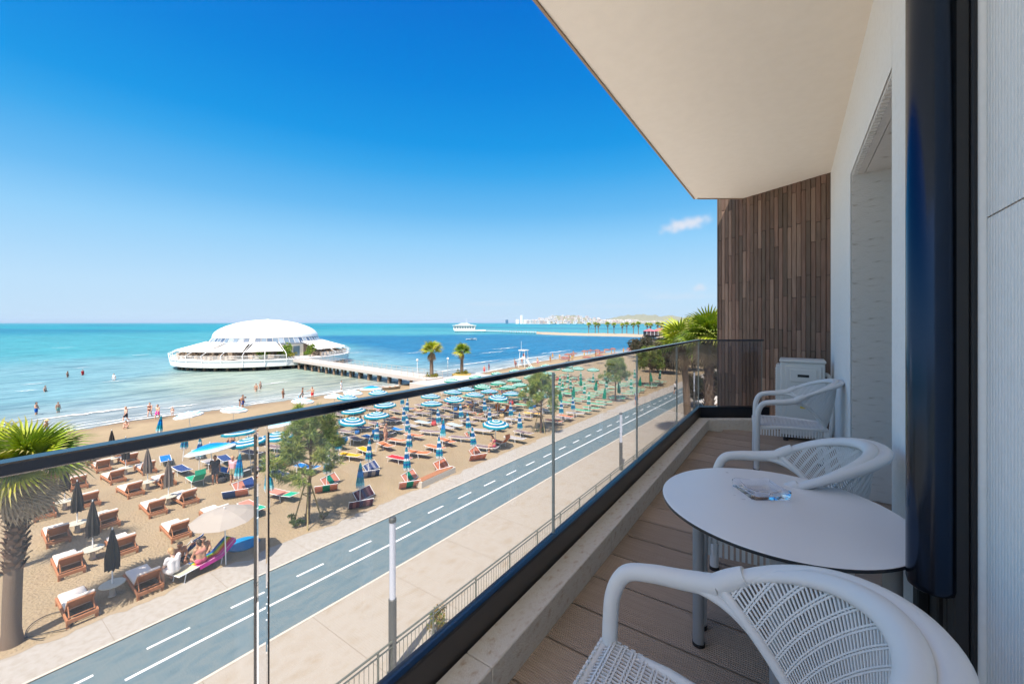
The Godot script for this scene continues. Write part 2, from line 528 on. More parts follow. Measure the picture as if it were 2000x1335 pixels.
func setting() -> void:
	# the land under everything, out to the horizon
	var land := nmat(40, 0.02, [[0.16, 0.16, 0.10], [0.22, 0.20, 0.14]], Vector3.ONE * 0.05, 0.95)
	var st := sb()
	span(st, Vector3(-21.5, -3.0, -420), Vector3(5000, -0.12, 400))
	struct("ground", done(st), land)
	# beach
	var spots := FastNoiseLite.new()
	spots.seed = 5
	spots.frequency = 0.12
	spots.fractal_octaves = 4
	var fine := FastNoiseLite.new()
	fine.seed = 8
	fine.frequency = 0.9
	var sand := vmat(0.95, 0.2)
	sand.heightmap_enabled = true
	sand.heightmap_texture = ntex(77, 0.03, [], 1024, 5)
	sand.heightmap_scale = 4.0
	sand.uv1_triplanar = true
	sand.uv1_world_triplanar = true
	sand.uv1_scale = Vector3.ONE * 0.22
	var zs := []
	var zz := 40.0
	while zz > -300.0:
		zs.append(zz)
		zz -= 0.4 if zz > -40.0 and zz < 6.0 else (1.0 if zz > -100.0 else 4.0)
	struct("beach", sheet(110, zs.size() - 1, func(i: int, j: int) -> Vector3:
		var z: float = zs[j]
		var x0 := along(PAVE_FAR, z) + 0.25
		var x1 := along(SHORE, z) - 30.0
		var x := lerpf(x0, x1, float(i) / 110.0)
		return Vector3(x, sand_y(x, z) - (0.02 if i > 0 else 0.25) + fine.get_noise_2d(x, z) * 0.03 * clampf(i / 3.0, 0.0, 1.0), z),
		func(p: Vector3) -> Color:
			var d := p.x - along(SHORE, p.z) + spots.get_noise_2d(p.x, p.z) * 1.5
			var n := spots.get_noise_2d(p.x * 1.0, p.z) * 0.5 + fine.get_noise_2d(p.x, p.z) * 0.5
			var dry := Color(0.315, 0.243, 0.155) * (1.0 + n * 0.22)
			var wet := Color(0.25, 0.185, 0.12) * (1.0 + n * 0.1)
			return wet.lerp(dry, smoothstep(0.8, 5.0, d))), sand)
	# paved strip on the sand side, cycle road, pavement below the hotel
	var pave := nmat(41, 0.02, [[0.31, 0.275, 0.23], [0.355, 0.325, 0.285], [0.38, 0.35, 0.315]], Vector3.ONE * 0.35, 0.9, 0.3, 0.2)
	st = sb()
	var slabs := sheet(1, 90, func(i: int, j: int) -> Vector3:
		var z := lerpf(30.0, -150.0, j / 90.0)
		return Vector3(along(PAVE_FAR if i == 0 else ROAD_FAR, z), 0.02, z))
	struct("beach_pavement", slabs, pave)
	var lip := sheet(1, 90, func(i: int, j: int) -> Vector3:
		var z := lerpf(30.0, -150.0, j / 90.0)
		return Vector3(along(PAVE_FAR, z) - 0.12 * i, 0.02 - 0.14 * i, z))
	struct("pavement_edge", lip, M.concrete)
	var asphalt := nmat(42, 0.012, [[0.09, 0.138, 0.158], [0.113, 0.163, 0.182], [0.14, 0.178, 0.186], [0.104, 0.155, 0.176], [0.13, 0.178, 0.196]], Vector3(0.22, 0.22, 0.10), 0.85, 0.15, 0.3)
	struct("cycle_road", strip(ROAD_FAR, ROAD_NEAR, 0.0, 30, -150, 90), asphalt)
	var near := nmat(43, 0.014, [[0.305, 0.25, 0.185], [0.335, 0.292, 0.235], [0.35, 0.312, 0.26], [0.338, 0.295, 0.24], [0.322, 0.277, 0.218]], Vector3(0.16, 0.16, 0.1), 0.9, 0.2, 0.2)
	struct("pavement", sheet(1, 90, func(i: int, j: int) -> Vector3:
		var z := lerpf(30.0, -150.0, j / 90.0)
		return Vector3(along(ROAD_NEAR, z) if i == 0 else along(ROAD_NEAR, z) + 24.0, 0.012, z)), near)
	var paint := nmat(44, 0.08, [[0.50, 0.53, 0.54], [0.72, 0.73, 0.72], [0.76, 0.77, 0.76]], Vector3.ONE * 0.7, 0.8)
	var line := []
	var line2 := []
	for p in WHITE:
		line.append([p[0], p[1] - 0.055])
		line2.append([p[0], p[1] + 0.055])
	struct("road_line", strip(line, line2, 0.005, -3.2, -150, 120), paint)
	st = sb()
	flat(st)
	var z0 := -8.36 + 2.236 * 10
	while z0 > -120.0:
		for side in 2:
			if side == 1 and z0 < -2.6:
				continue
			var xa := along(WHITE, z0) - (0.95 if side == 0 else 0.0)
			var xb := along(WHITE, z0 - 1.08) - (0.95 if side == 0 else 0.0)
			quad(st, Vector3(xa - 0.05, 0.005, z0), Vector3(xb - 0.05, 0.005, z0 - 1.08), Vector3(xb + 0.05, 0.005, z0 - 1.08), Vector3(xa + 0.05, 0.005, z0))
		z0 -= 2.236
	struct("road_dashes", done(st), paint)
	# joints between the cast slabs, and flush kerbs along both edges of the road
	var joint := sb()
	flat(joint)
	var jz := 8.0
	while jz > -60.0:
		var ja := along(ROAD_NEAR, jz) + 0.1
		quad(joint, Vector3(ja, 0.0162, jz), Vector3(ja, 0.0162, jz - 0.014), Vector3(ja + 5.0, 0.0162, jz - 0.014), Vector3(ja + 5.0, 0.0162, jz))
		var jb := along(PAVE_FAR, jz + 1.0)
		var jc := along(ROAD_FAR, jz + 1.0)
		quad(joint, Vector3(jb, 0.0242, jz + 1.0), Vector3(jb, 0.0242, jz + 0.988), Vector3(jc - 0.1, 0.0242, jz + 0.988), Vector3(jc - 0.1, 0.0242, jz + 1.0))
		jz -= 3.1
	struct("pavement_joints", done(joint), mat(0.22, 0.18, 0.14, 0.95))
	var kerb_in := []
	var kerb_out := []
	for p in ROAD_FAR:
		kerb_in.append([p[0], p[1] - 0.10])
	for p in ROAD_NEAR:
		kerb_out.append([p[0], p[1] + 0.10])
	struct("road_kerb", strip(kerb_in, ROAD_FAR, 0.029, 30, -150, 90), M.concrete)
	struct("road_kerb", strip(ROAD_NEAR, kerb_out, 0.021, 30, -150, 90), M.concrete)
	# unseen pale sheet added below the balcony to bounce sunlight up to its ceiling
	struct("added_bounce_ground", sheet(1, 60, func(i: int, j: int) -> Vector3: return Vector3(-9.1 if i == 0 else 0.4, 0.018, lerpf(12.0, -60.0, j / 60.0))), mat(0.72, 0.68, 0.60, 0.7))
	# sand blown over the edge of the beach pavement
	st = sb()
	flat(st)
	var zs2 := 8.0
	while zs2 > -70.0:
		var w0 := 0.02 + 0.55 * maxf(0.0, spots.get_noise_2d(zs2 * 3.0, 50.0) + fine.get_noise_2d(zs2 * 1.5, 9.0) * 0.5)
		var w1 := 0.02 + 0.55 * maxf(0.0, spots.get_noise_2d((zs2 - 0.2) * 3.0, 50.0) + fine.get_noise_2d((zs2 - 0.2) * 1.5, 9.0) * 0.5)
		var xa := along(PAVE_FAR, zs2)
		var xb := along(PAVE_FAR, zs2 - 0.2)
		quad(st, Vector3(xa - 0.05, 0.026, zs2), Vector3(xb - 0.05, 0.026, zs2 - 0.2), Vector3(xb + w1, 0.026, zs2 - 0.2), Vector3(xa + w0, 0.026, zs2))
		zs2 -= 0.2
	part("sand_drift", done(st), nmat(48, 0.03, [[0.30, 0.235, 0.155], [0.36, 0.28, 0.185]], Vector3.ONE * 0.5, 0.95), self, Vector3.ZERO, "stuff")
	# sea, out to the horizon: rings of cells that grow with distance
	var sn := FastNoiseLite.new()
	sn.seed = 21
	sn.frequency = 0.010
	sn.fractal_octaves = 4
	var sn2 := FastNoiseLite.new()
	sn2.seed = 25
	sn2.frequency = 0.1
	sn2.fractal_octaves = 3
	var water := vmat(0.3, 0.2)
	water.albedo_texture = ntex(93, 0.012, [L(0.35, 0.42, 0.5), L(0.6, 0.65, 0.7), L(0.95, 0.95, 0.95), L(0.62, 0.68, 0.72), L(1, 1, 1)], 1024, 5)  # glitter of the waves painted into the colour as light and dark streaks
	water.uv1_triplanar = true
	water.uv1_world_triplanar = true
	water.uv1_scale = Vector3(0.016, 0.016, 0.005)
	water.heightmap_enabled = true
	water.heightmap_texture = ntex(91, 0.02, [], 1024, 4)
	water.heightmap_scale = 90.0
	var rings := 150
	var turns := 260
	struct("sea", sheet(turns, rings, func(i: int, j: int) -> Vector3:
		var r := 38.0 * pow(30000.0 / 38.0, pow(float(j) / rings, 1.25))
		var a := deg_to_rad(lerpf(-150.0, 35.0, float(i) / turns))
		return Vector3(sin(a) * r, SEA + (sn2.get_noise_2d(sin(a) * r * 1.5, -cos(a) * r * 0.8) * 0.05 if r < 300.0 else 0.0), -cos(a) * r),
		func(p: Vector3) -> Color:
			var off := along(SHORE, maxf(p.z, -400.0)) - p.x
			var dist := Vector2(p.x, p.z).length()
			var n := sn.get_noise_2d(p.x * 0.8, p.z * 0.8)
			var n2 := sn2.get_noise_2d(p.x * 0.4, p.z * 0.4)
			var shallow := Color(0.30, 0.335, 0.33)
			var pale := Color(0.18, 0.34, 0.37)
			var mid := Color(0.06, 0.30, 0.33)
			var teal := Color(0.0, 0.255, 0.31)
			var deep := Color(0.0, 0.085, 0.21)
			var c := shallow.lerp(pale, smoothstep(4.0, 26.0, off + n * 12.0))
			c = c.lerp(mid, smoothstep(45.0, 170.0, off + n * 50.0))
			c = c.lerp(teal, smoothstep(200.0, 900.0, off + n * 150.0))
			# the darker, wind-ruffled water beyond the pier, towards the town
			var side := smoothstep(-60.0, -86.0, p.z + off * 0.33 + n * 14.0)
			var band := side * (1.0 - smoothstep(330.0, 420.0, dist + n * 60.0)) * smoothstep(2.0, 16.0, off)
			c = c.lerp(Color(0.0, 0.135, 0.27), band * 0.97)
			c = c.lerp(Color(0.36, 0.37, 0.25), (1.0 - smoothstep(14.0, 34.0, Vector2(p.x + 84.0, (p.z + 39.0) * 1.3).length() + n * 10.0)) * 0.6)
			c = c.lerp(deep, smoothstep(0.05, 0.35, sn.get_noise_2d(p.x * 0.12, p.z * 0.3 + 300.0)) * smoothstep(420.0, 800.0, dist) * 0.5)
			return c * (1.0 + n2 * 0.16)), water)
	# foam lines of small breakers
	var foam := mat(0.80, 0.80, 0.78, 0.9)
	st = sb()
	flat(st)
	var shore_rows := [[0.15, 0.32, 40.0, -150.0], [1.5, 0.12, 40.0, -48.0], [3.2, 0.09, 20.0, -46.0]]
	for row in shore_rows:
		var z: float = row[2]
		while z > row[3]:
			var w: float = row[1] * clampf(0.5 + 1.3 * sn2.get_noise_2d(z * 2.0, row[0] * 50.0), 0.02, 1.2)
			var x: float = along(SHORE, z) - row[0] + sn2.get_noise_2d(z * 3.0, 7.0 + row[0]) * 0.5
			var z2 := z - 0.8
			var w2: float = row[1] * clampf(0.5 + 1.3 * sn2.get_noise_2d(z2 * 2.0, row[0] * 50.0), 0.02, 1.2)
			var x2: float = along(SHORE, z2) - row[0] + sn2.get_noise_2d(z2 * 3.0, 7.0 + row[0]) * 0.5
			quad(st, Vector3(x - w, SEA + 0.07, z), Vector3(x2 - w2, SEA + 0.07, z2), Vector3(x2 + w2, SEA + 0.07, z2), Vector3(x + w, SEA + 0.07, z))
			z = z2
	# separate breakers: [x, z, length along the shore, width]
	for b in [[-69.0, -6.0, 11.0, 0.5], [-69.5, -1.0, 5.0, 0.4], [-65.0, -16.5, 4.5, 0.3], [-110.0, -9.5, 3.0, 0.25], [-100.0, -8.0, 2.5, 0.3], [-103.0, -18.0, 4.0, 0.2], [-76.0, -33.0, 5.0, 0.3], [-140.0, -20.0, 3.0, 0.3], [-64.0, -62.0, 14.0, 0.45], [-70.0, -74.0, 22.0, 0.5], [-66.0, -90.0, 30.0, 0.5], [-90.0, -110.0, 16.0, 0.5], [-100.0, -130.0, 20.0, 0.6], [-72.0, -120.0, 26.0, 0.5], [-130.0, -84.0, 8.0, 0.4], [-112.0, -95.0, 10.0, 0.4], [-180.0, -38.0, 6.0, 0.5], [-210.0, -60.0, 8.0, 0.6], [-260.0, -30.0, 8.0, 0.7], [-300.0, -90.0, 9.0, 0.8]]:
		var n := 14
		for k in n:
			var t0 := float(k) / n
			var t1 := float(k + 1) / n
			var f := func(t: float, s: float) -> Vector3:
				var w: float = b[3] * sin(PI * clampf(t, 0.02, 0.98)) * (0.7 + 0.5 * sn2.get_noise_2d(t * 90.0 + b[0], b[1]))
				return Vector3(b[0] + s * w + sn2.get_noise_2d(t * 60.0, b[0]) * 0.8, SEA + 0.075, b[1] - b[2] * t)
			quad(st, f.call(t0, -1.0), f.call(t1, -1.0), f.call(t1, 1.0), f.call(t0, 1.0))
	part("foam", done(st), foam, self, Vector3.ZERO, "stuff")

# ---------------------------------------------------------------- the balcony
const E := Vector3(0.8222, 0, -0.5692)      # along the end balustrade
const WD := Vector3(-0.8622, 0, -0.5065)    # along the wood-clad wall, outwards

func ribbed(x: float, z0: float, z1: float, y0: float, y1: float, pitch: float, deep: float) -> ArrayMesh:
	# a stone panel facing -x with fine vertical ribs
	var st := sb()
	flat(st)
	var n := maxi(2, int(absf(z1 - z0) / pitch))
	for k in n:
		var a := lerpf(z0, z1, float(k) / n)
		var b := lerpf(z0, z1, (k + 0.62) / n)
		var c := lerpf(z0, z1, (k + 0.81) / n)
		var d := lerpf(z0, z1, float(k + 1) / n)
		for q in [[a, b, 0.0, 0.0], [b, c, 0.0, deep], [c, d, deep, 0.0]]:
			quad(st, Vector3(x + q[2], y0, q[0]), Vector3(x + q[2], y1, q[0]), Vector3(x + q[3], y1, q[1]), Vector3(x + q[3], y0, q[1]))
	span(st, Vector3(x + deep + 0.004, y0, minf(z0, z1)), Vector3(x + 0.06, y1, maxf(z0, z1)))
	return done(st)

func balcony() -> void:
	var D := DK
	# slab below the boards and the hotel behind the wall
	var st := sb()
	span(st, Vector3(-1.19, D - 0.30, -6.1), Vector3(1.2, D - 0.035, 1.45))
	struct("balcony_slab", done(st), M.concrete)
	var floor_root := Node3D.new()
	floor_root.name = "balcony_floor"
	add_child(floor_root)
	floor_root.set_meta("kind", "structure")
	# ridged deck boards, one mesh each, laid across the balcony
	var z := 1.32
	var k := 0
	while z > -6.75:
		var zm := z - 0.13
		var xa := maxf(-0.915, -(5.42 + (zm - 0.13) * 0.8222) / 0.5692)
		var xb := minf(0.80, -0.33 + (zm + 6.8) * 1.703)
		if xb - xa > 0.12:
			st = sb()
			flat(st)
			var n := 22
			var w := 0.256
			for r in n:
				var a := zm + w * 0.5 - w * r / n
				var b := a - w / n * 0.62
				var c := a - w / n
				var y0 := D - 0.004
				var y1 := D
				quad(st, Vector3(xa, y1, a - 0.001), Vector3(xa, y1, b), Vector3(xb, y1, b), Vector3(xb, y1, a - 0.001))
				quad(st, Vector3(xa, y1, b), Vector3(xa, y0, b - 0.0015), Vector3(xb, y0, b - 0.0015), Vector3(xb, y1, b))
				quad(st, Vector3(xa, y0, b - 0.0015), Vector3(xa, y0, c), Vector3(xb, y0, c), Vector3(xb, y0, b - 0.0015))
				quad(st, Vector3(xa, y0, c), Vector3(xa, y1, c - 0.001), Vector3(xb, y1, c - 0.001), Vector3(xb, y0, c))
			for s in [zm + w * 0.5, zm - w * 0.5]:
				quad(st, Vector3(xa, D - 0.02, s), Vector3(xa, D - 0.002, s), Vector3(xb, D - 0.002, s), Vector3(xb, D - 0.02, s))
			part("deck_board", done(st), M.deck[(k * 7 + k / 3) % 4], floor_root)
		z -= 0.264
		k += 1
	# kerb of stone slabs along the balustrade and along its end
	var kerb := thing("stone_kerb", "low pale stone kerb running along the deck under the glass balustrade", "kerb", Vector3(-0.975, D, 0))
	z = 1.19
	k = 0
	while z > -5.8:
		var z2 := maxf(z - 1.19, -5.86)
		st = sb()
		bev(st, Vector3(0, 0.05, (z + z2) * 0.5), Vector3(0.125, 0.165, z - z2 - 0.003), 0.004)
		part("stone_slab", done(st), M.kerb, kerb)
		z -= 1.19
	st = sb()
	var turn := Basis(Vector3.UP, atan2(0.5692, 0.8222))
	var mid := Vector3(-0.62, 0.05, -6.12) - kerb.position + Vector3(0, D, 0)
	bev(st, mid + Vector3(0, 0.0, 0.0), Vector3(0.95, 0.16, 0.11), 0.004, turn)
	part("stone_slab", done(st), M.kerb, kerb)
	# balustrade
	var bal := thing("glass_balustrade", "frameless glass balcony balustrade with dark blue-black top rail and black base channel", "balustrade", Vector3(-1.07, D, 0))
	var corner := Vector3(0, 0, -6.05)
	var tip := corner + E * 0.93
	st = sb()
	bev(st, Vector3(0.002, 0.12, -2.35), Vector3(0.046, 0.246, 7.42), 0.003)
	part("base_channel", done(st), M.channel, bal)
	st = sb()
	bev(st, Vector3(0.0015, 0.248, -2.35), Vector3(0.050, 0.012, 7.42), 0.003)
	part("channel_cap", done(st), M.black_metal, bal)
	st = sb()
	bev(st, corner + E * 0.46 + Vector3(0, 0.12, -0.02), Vector3(0.97, 0.26, 0.09), 0.004, turn)
	part("base_channel", done(st), M.black_metal, bal)
	var joints := [1.35, 1.0, -0.47, -1.94, -3.37, -4.78, -6.045]
	for i in joints.size() - 1:
		var a: float = joints[i] - (0.014 if i == 2 else 0.003)
		var b: float = joints[i + 1] + (0.014 if i == 1 else 0.003)
		st = sb()
		span(st, Vector3(-0.006, 0.255, b), Vector3(0.006, 1.152, a))
		var g := part("glass_panel", done(st), M.pane_far if i >= 4 else M.pane, bal)
		for e in ([a - 0.0005] if i == 1 else ([b + 0.0005] if i == 2 else [a - 0.0005, b + 0.0005])):
			st = sb()
			span(st, Vector3(-0.0065, 0.262, e - 0.001), Vector3(0.0065, 1.13, e + 0.001))
			part("polished_edge", done(st), M.edge, g)
	st = sb()
	box(st, corner + E * 0.435 + Vector3(0, 0.70, 0), Vector3(0.86, 0.90, 0.012), turn)
	var ge := part("glass_panel", done(st), M.pane_end, bal)
	st = sb()
	box(st, corner + E * 0.867 + Vector3(0, 0.70, 0), Vector3(0.003, 0.90, 0.013), turn)
	part("polished_edge", done(st), M.edge, ge)
	# the wide joint nearest the camera: a clear strip between two thin seals
	st = sb()
	bev(st, Vector3(0, 0.70, -0.47), Vector3(0.013, 0.90, 0.026), 0.003)
	part("joint_strip", done(st), M.crystal, bal)
	for e in [-0.4845, -0.4555]:
		st = sb()
		span(st, Vector3(-0.0062, 0.26, e - 0.0008), Vector3(0.0062, 1.13, e + 0.0008))
		part("seal", done(st), M.channel, bal)
	st = sb()
	bev(st, Vector3(0, 1.1605, -2.35), Vector3(0.036, 0.023, 7.42), 0.003)
	part("hand_rail", done(st), M.rail, bal)
	st = sb()
	bev(st, corner + E * 0.44 + Vector3(0, 1.1605, 0), Vector3(0.91, 0.022, 0.034), 0.004, turn)
	part("hand_rail", done(st), M.rail, bal)
	# ceiling: the slab of the balcony above; its end is parallel to the end balustrade
	st = sb()
	flat(st)
	var c := D + 3.26
	var t := 0.32
	var ze := func(x: float, d: float) -> float: return -(d + x * 0.5692) / 0.8222
	var plan := [Vector2(-1.235, 1.3), Vector2(-1.235, ze.call(-1.235, 6.13)), Vector2(1.0, ze.call(1.0, 6.13)), Vector2(1.0, 1.3)]  # slab stops just behind the camera, shortened to let more light in
	for i in 4:
		var p: Vector2 = plan[i]
		var q: Vector2 = plan[(i + 1) % 4]
		quad(st, Vector3(p.x, c, p.y), Vector3(p.x, c + t, p.y), Vector3(q.x, c + t, q.y), Vector3(q.x, c, q.y))
	for y in [c, c + t]:
		quad(st, Vector3(plan[0].x, y, plan[0].y), Vector3(plan[1].x, y, plan[1].y), Vector3(plan[2].x, y, plan[2].y), Vector3(plan[3].x, y, plan[3].y))
	var ceil := struct("balcony_ceiling", done(st), M.plaster)
	var trim := mat(0.30, 0.20, 0.13, 0.6)
	st = sb()
	span(st, Vector3(-1.232, c - 0.012, plan[1].y + 0.03), Vector3(-1.216, c + 0.004, 1.29))
	part("drip_trim", done(st), trim, ceil)
	st = sb()
	box(st, Vector3(-1.22, c - 0.004, plan[1].y) + E * 0.75 + Vector3(0.02, 0, 0.02), Vector3(1.46, 0.014, 0.022), turn)
	part("drip_trim", done(st), trim, ceil)
	# the wall of the hotel along the balcony
	var wall := thing("hotel_wall", "pale ribbed stone hotel wall along the right side of the balcony", "wall", Vector3.ZERO)
	var x := 0.38
	var niche0 := -2.585
	var niche1 := -4.26
	for q in [[niche1, -5.35, D, c], [-5.352, -6.9, D, c], [-1.93, niche0, D, c], [niche0 - 0.002, niche1 + 0.002, D + 2.60, c]]:
		part("stone_panel", ribbed(x, q[0], q[1], q[2], q[3], 0.014, 0.0022), M.stone_wall, wall)
	for q in [[-1.452, -0.25], [-0.252, 0.95], [0.952, 1.45]]:
		part("stone_panel", ribbed(x, q[1], q[0], D, D + 1.648, 0.016, 0.003), M.stone_wall, wall)
		part("stone_panel", ribbed(x, q[1], q[0], D + 1.652, c, 0.016, 0.003), M.stone_wall, wall)
	st = sb()
	tube(st, [Vector3(x + 0.004, D, -1.463), Vector3(x + 0.004, c, -1.463)], 0.014, 12)
	part("corner_bead", done(st), M.stone_wall, wall)
	for q in [[-2.586, -2.60, 0.0], [-4.25, -4.262, 0.0]]:
		var jamb := sb()
		var jz: float = q[1]
		bev(jamb, Vector3(x + 0.26, D + 1.3, jz), Vector3(0.51, 2.6, 0.03), 0.002)
		part("niche_jamb", done(jamb), M.travertine, wall)
	st = sb()
	span(st, Vector3(x + 0.008, D + 2.585, niche1 + 0.01), Vector3(x + 0.085, D + 2.599, niche0 - 0.01))
	part("lintel_strip", done(st), M.travertine, wall)
	st = sb()
	span(st, Vector3(x + 0.09, D + 2.588, niche1 + 0.01), Vector3(x + 0.5, D + 2.62, niche0 - 0.01))
	part("lintel_soffit", done(st), M.travertine, wall)
	st = sb()
	z = niche1 + 0.03
	while z < niche0:
		span(st, Vector3(x + 0.012, D + 2.579, z), Vector3(x + 0.04, D + 2.5845, z + 0.018))
		z += 0.05
	part("soffit_ribs", done(st), M.stone_wall, wall, Vector3.ZERO, "stuff")
	st = sb()
	span(st, Vector3(x + 0.46, D, niche1 + 0.01), Vector3(x + 0.5, D + 2.58, niche0 - 0.01))
	part("balcony_door", done(st), M.window, wall)
	# solid masonry behind, and the rest of the building
	var b := thing("hotel_building", "pale hotel block that carries the balcony", "building", Vector3.ZERO)
	st = sb()
	span(st, Vector3(0.95, -0.5, -7.2), Vector3(12.0, 17.0, 1.5))  # block cut short and low behind the camera so sun reaches the deck
	span(st, Vector3(0.45, D - 0.03, -6.6), Vector3(0.95, c + 0.01, niche1 - 0.03))
	span(st, Vector3(0.45, D - 0.03, niche0 + 0.03), Vector3(0.95, c + 0.01, 1.49))
	span(st, Vector3(0.45, D + 2.63, niche1 - 0.028), Vector3(0.95, c + 0.01, niche0 + 0.028))
	span(st, Vector3(0.38, c + 0.33, -6.6), Vector3(0.945, 17.0, 1.49))
	span(st, Vector3(0.38, -0.5, -6.0), Vector3(0.945, D - 0.31, 1.49))
	part("masonry", done(st), M.stone_wall, b)
	# dark door frame and glossy black downpipe
	var fr := thing("door_frame", "dark metal door frame standing against the near stone wall", "door frame", Vector3(0.372, D, -1.69))
	st = sb()
	bev(st, Vector3(0.02, 1.63, 0), Vector3(0.06, 3.26, 0.44), 0.004)
	part("panel", done(st), M.black_matte, fr)
	for q in [[0.185, 0.05, 0.03], [0.10, 0.035, 0.022], [0.03, 0.05, 0.028], [-0.19, 0.06, 0.03]]:
		st = sb()
		bev(st, Vector3(-0.012 - q[2] * 0.4, 1.63, q[0]), Vector3(q[2], 3.258, q[1]), 0.004)
		part("profile", done(st), M.black_matte, fr)
	var pipe := thing("downpipe", "thick glossy black pipe running down in front of the dark door frame", "pipe", Vector3(0.300, D, -1.512))
	st = sb()
	lathe(st, [Vector2(0.0, 0.70), Vector2(0.040, 0.70), Vector2(0.047, 0.706), Vector2(0.050, 0.72), Vector2(0.050, 3.25), Vector2(0.0, 3.25)], 40, Vector3.ZERO)
	part("tube", done(st), M.pipe, pipe)
	for y in [0.95, 2.3]:
		st = sb()
		span(st, Vector3(0.03, y, -0.01), Vector3(0.075, y + 0.03, 0.01))
		part("bracket", done(st), M.black_metal, pipe)
	# wood-clad wall across the end
	var length := 1.59
	var start := Vector3(0.385, 0, -6.38) + WD * length
	var ww := thing("wood_clad_wall", "wall clad in narrow dark brown vertical wood slats closing the far end of the balcony", "wall", start)
	ww.rotation.y = atan2(-0.5065, 0.8622)
	st = sb()
	span(st, Vector3(0.0, -0.4, -0.30), Vector3(length, 24.0, -0.032))
	part("backing", done(st), M.black_matte, ww)
	rng.seed = 7
	var cols := 27
	var pitch := length / cols
	var shapes := {}
	for i in cols:
		var y := D - 0.1 + rng.randf_range(-0.02, 0.02) - (0.25 if i % 2 else 0.0)
		var step := 0
		while y < c + 0.5:
			var ln := 0.70
			if rng.randf() < 0.16:
				ln = 1.40
			st = sb()
			var hh := ln - 0.006
			bev(st, Vector3(0, hh * 0.5, 0), Vector3(pitch - 0.006, hh, 0.026), 0.003)
			if not shapes.has(ln):
				shapes[ln] = done(st)
			var s := part("slat", shapes[ln], M.slat[rng.randi_range(0, 6)], ww, Vector3((i + 0.5) * pitch, y, -0.016 + rng.randf_range(-0.003, 0.003)))
			s.rotation.y = rng.randf_range(-0.01, 0.01)
			y += ln
			step += 1
	st = sb()
	span(st, Vector3(-0.016, -0.4, -0.3), Vector3(-0.001, 24.0, 0.0))
	part("end_board", done(st), M.slat[2], ww)
	# lower and upper cladding, too far from view to tell apart
	st = sb()
	span(st, Vector3(0, 0, -0.03), Vector3(length, D - 0.4, 0.0))
	span(st, Vector3(0, c + 1.4, -0.03), Vector3(length, 24.0, 0.0))
	part("cladding", done(st), M.slat[1], ww)

func woven(pts: Callable, ribs: int, rungs: int, thick: float, rib_w: float, fill: float, st: SurfaceTool) -> void:
	# pairs of ribs along v with thin rungs along u between them
	flat(st)
	var slab := func(a: Vector3, b: Vector3, c: Vector3, d: Vector3, n: Vector3) -> void:
		var h := n * thick * 0.5
		quad(st, a + h, b + h, c + h, d + h)
		quad(st, d - h, c - h, b - h, a - h)
		quad(st, a - h, b - h, b + h, a + h)
		quad(st, c - h, d - h, d + h, c + h)
	for i in ribs + 1:
		var u := float(i) / ribs
		for side in [-1.0, 1.0]:
			var us: float = clampf(u + side * rib_w * 0.75 / ribs, 0.0, 1.0)
			var du := rib_w * 0.38 / ribs
			for j in 12:
				var a: Vector3 = pts.call(maxf(us - du, 0.0), j / 12.0)
				var b: Vector3 = pts.call(maxf(us - du, 0.0), (j + 1) / 12.0)
				var c: Vector3 = pts.call(minf(us + du, 1.0), (j + 1) / 12.0)
				var d: Vector3 = pts.call(minf(us + du, 1.0), j / 12.0)
				var n := (b - a).cross(d - a).normalized()
				slab.call(a + n * 0.0015, b + n * 0.0015, c + n * 0.0015, d + n * 0.0015, n)
	for i in ribs:
		for j in rungs:
			var v0 := (j + (0.25 if i % 2 else 0.0) + 0.1) / (rungs + 0.35)
			var v1 := v0 + fill / (rungs + 0.35)
			var a: Vector3 = pts.call(float(i) / ribs, v0)
			var b: Vector3 = pts.call(float(i) / ribs, v1)
			var c: Vector3 = pts.call(float(i + 1) / ribs, v1)
			var d: Vector3 = pts.call(float(i + 1) / ribs, v0)
			var n := (b - a).cross(d - a).normalized()
			slab.call(a, b, c, d, n)

func rim_at(u: float) -> Vector3:
	# u from 0 (near side) to 1 (far side), round the back of the chair
	var w := (u - 0.5) * 2.0
	var ph := w * deg_to_rad(100.0)
	var r := 0.30
	return Vector3(0.040 + 0.292 * cos(ph), 0.860 - 0.163 * pow(absf(w), 2.2), 0.298 * sin(ph) * (1.0 - 0.03 * absf(w)))

func back_at(u: float, v: float) -> Vector3:
	var w := (u - 0.5) * 2.0
	var top := rim_at(u)
	var low := Vector3(0.20 + 0.055 * cos(w * 1.2), 0.43 + 0.02 * absf(w), 0.155 * w)
	var k := pow(v, 0.85)
	var p := top.lerp(low, v)
	p.z = lerpf(top.z, low.z, pow(v, 0.62))
	p.x = lerpf(top.x, low.x, k) + 0.02 * sin(PI * v)
	return p

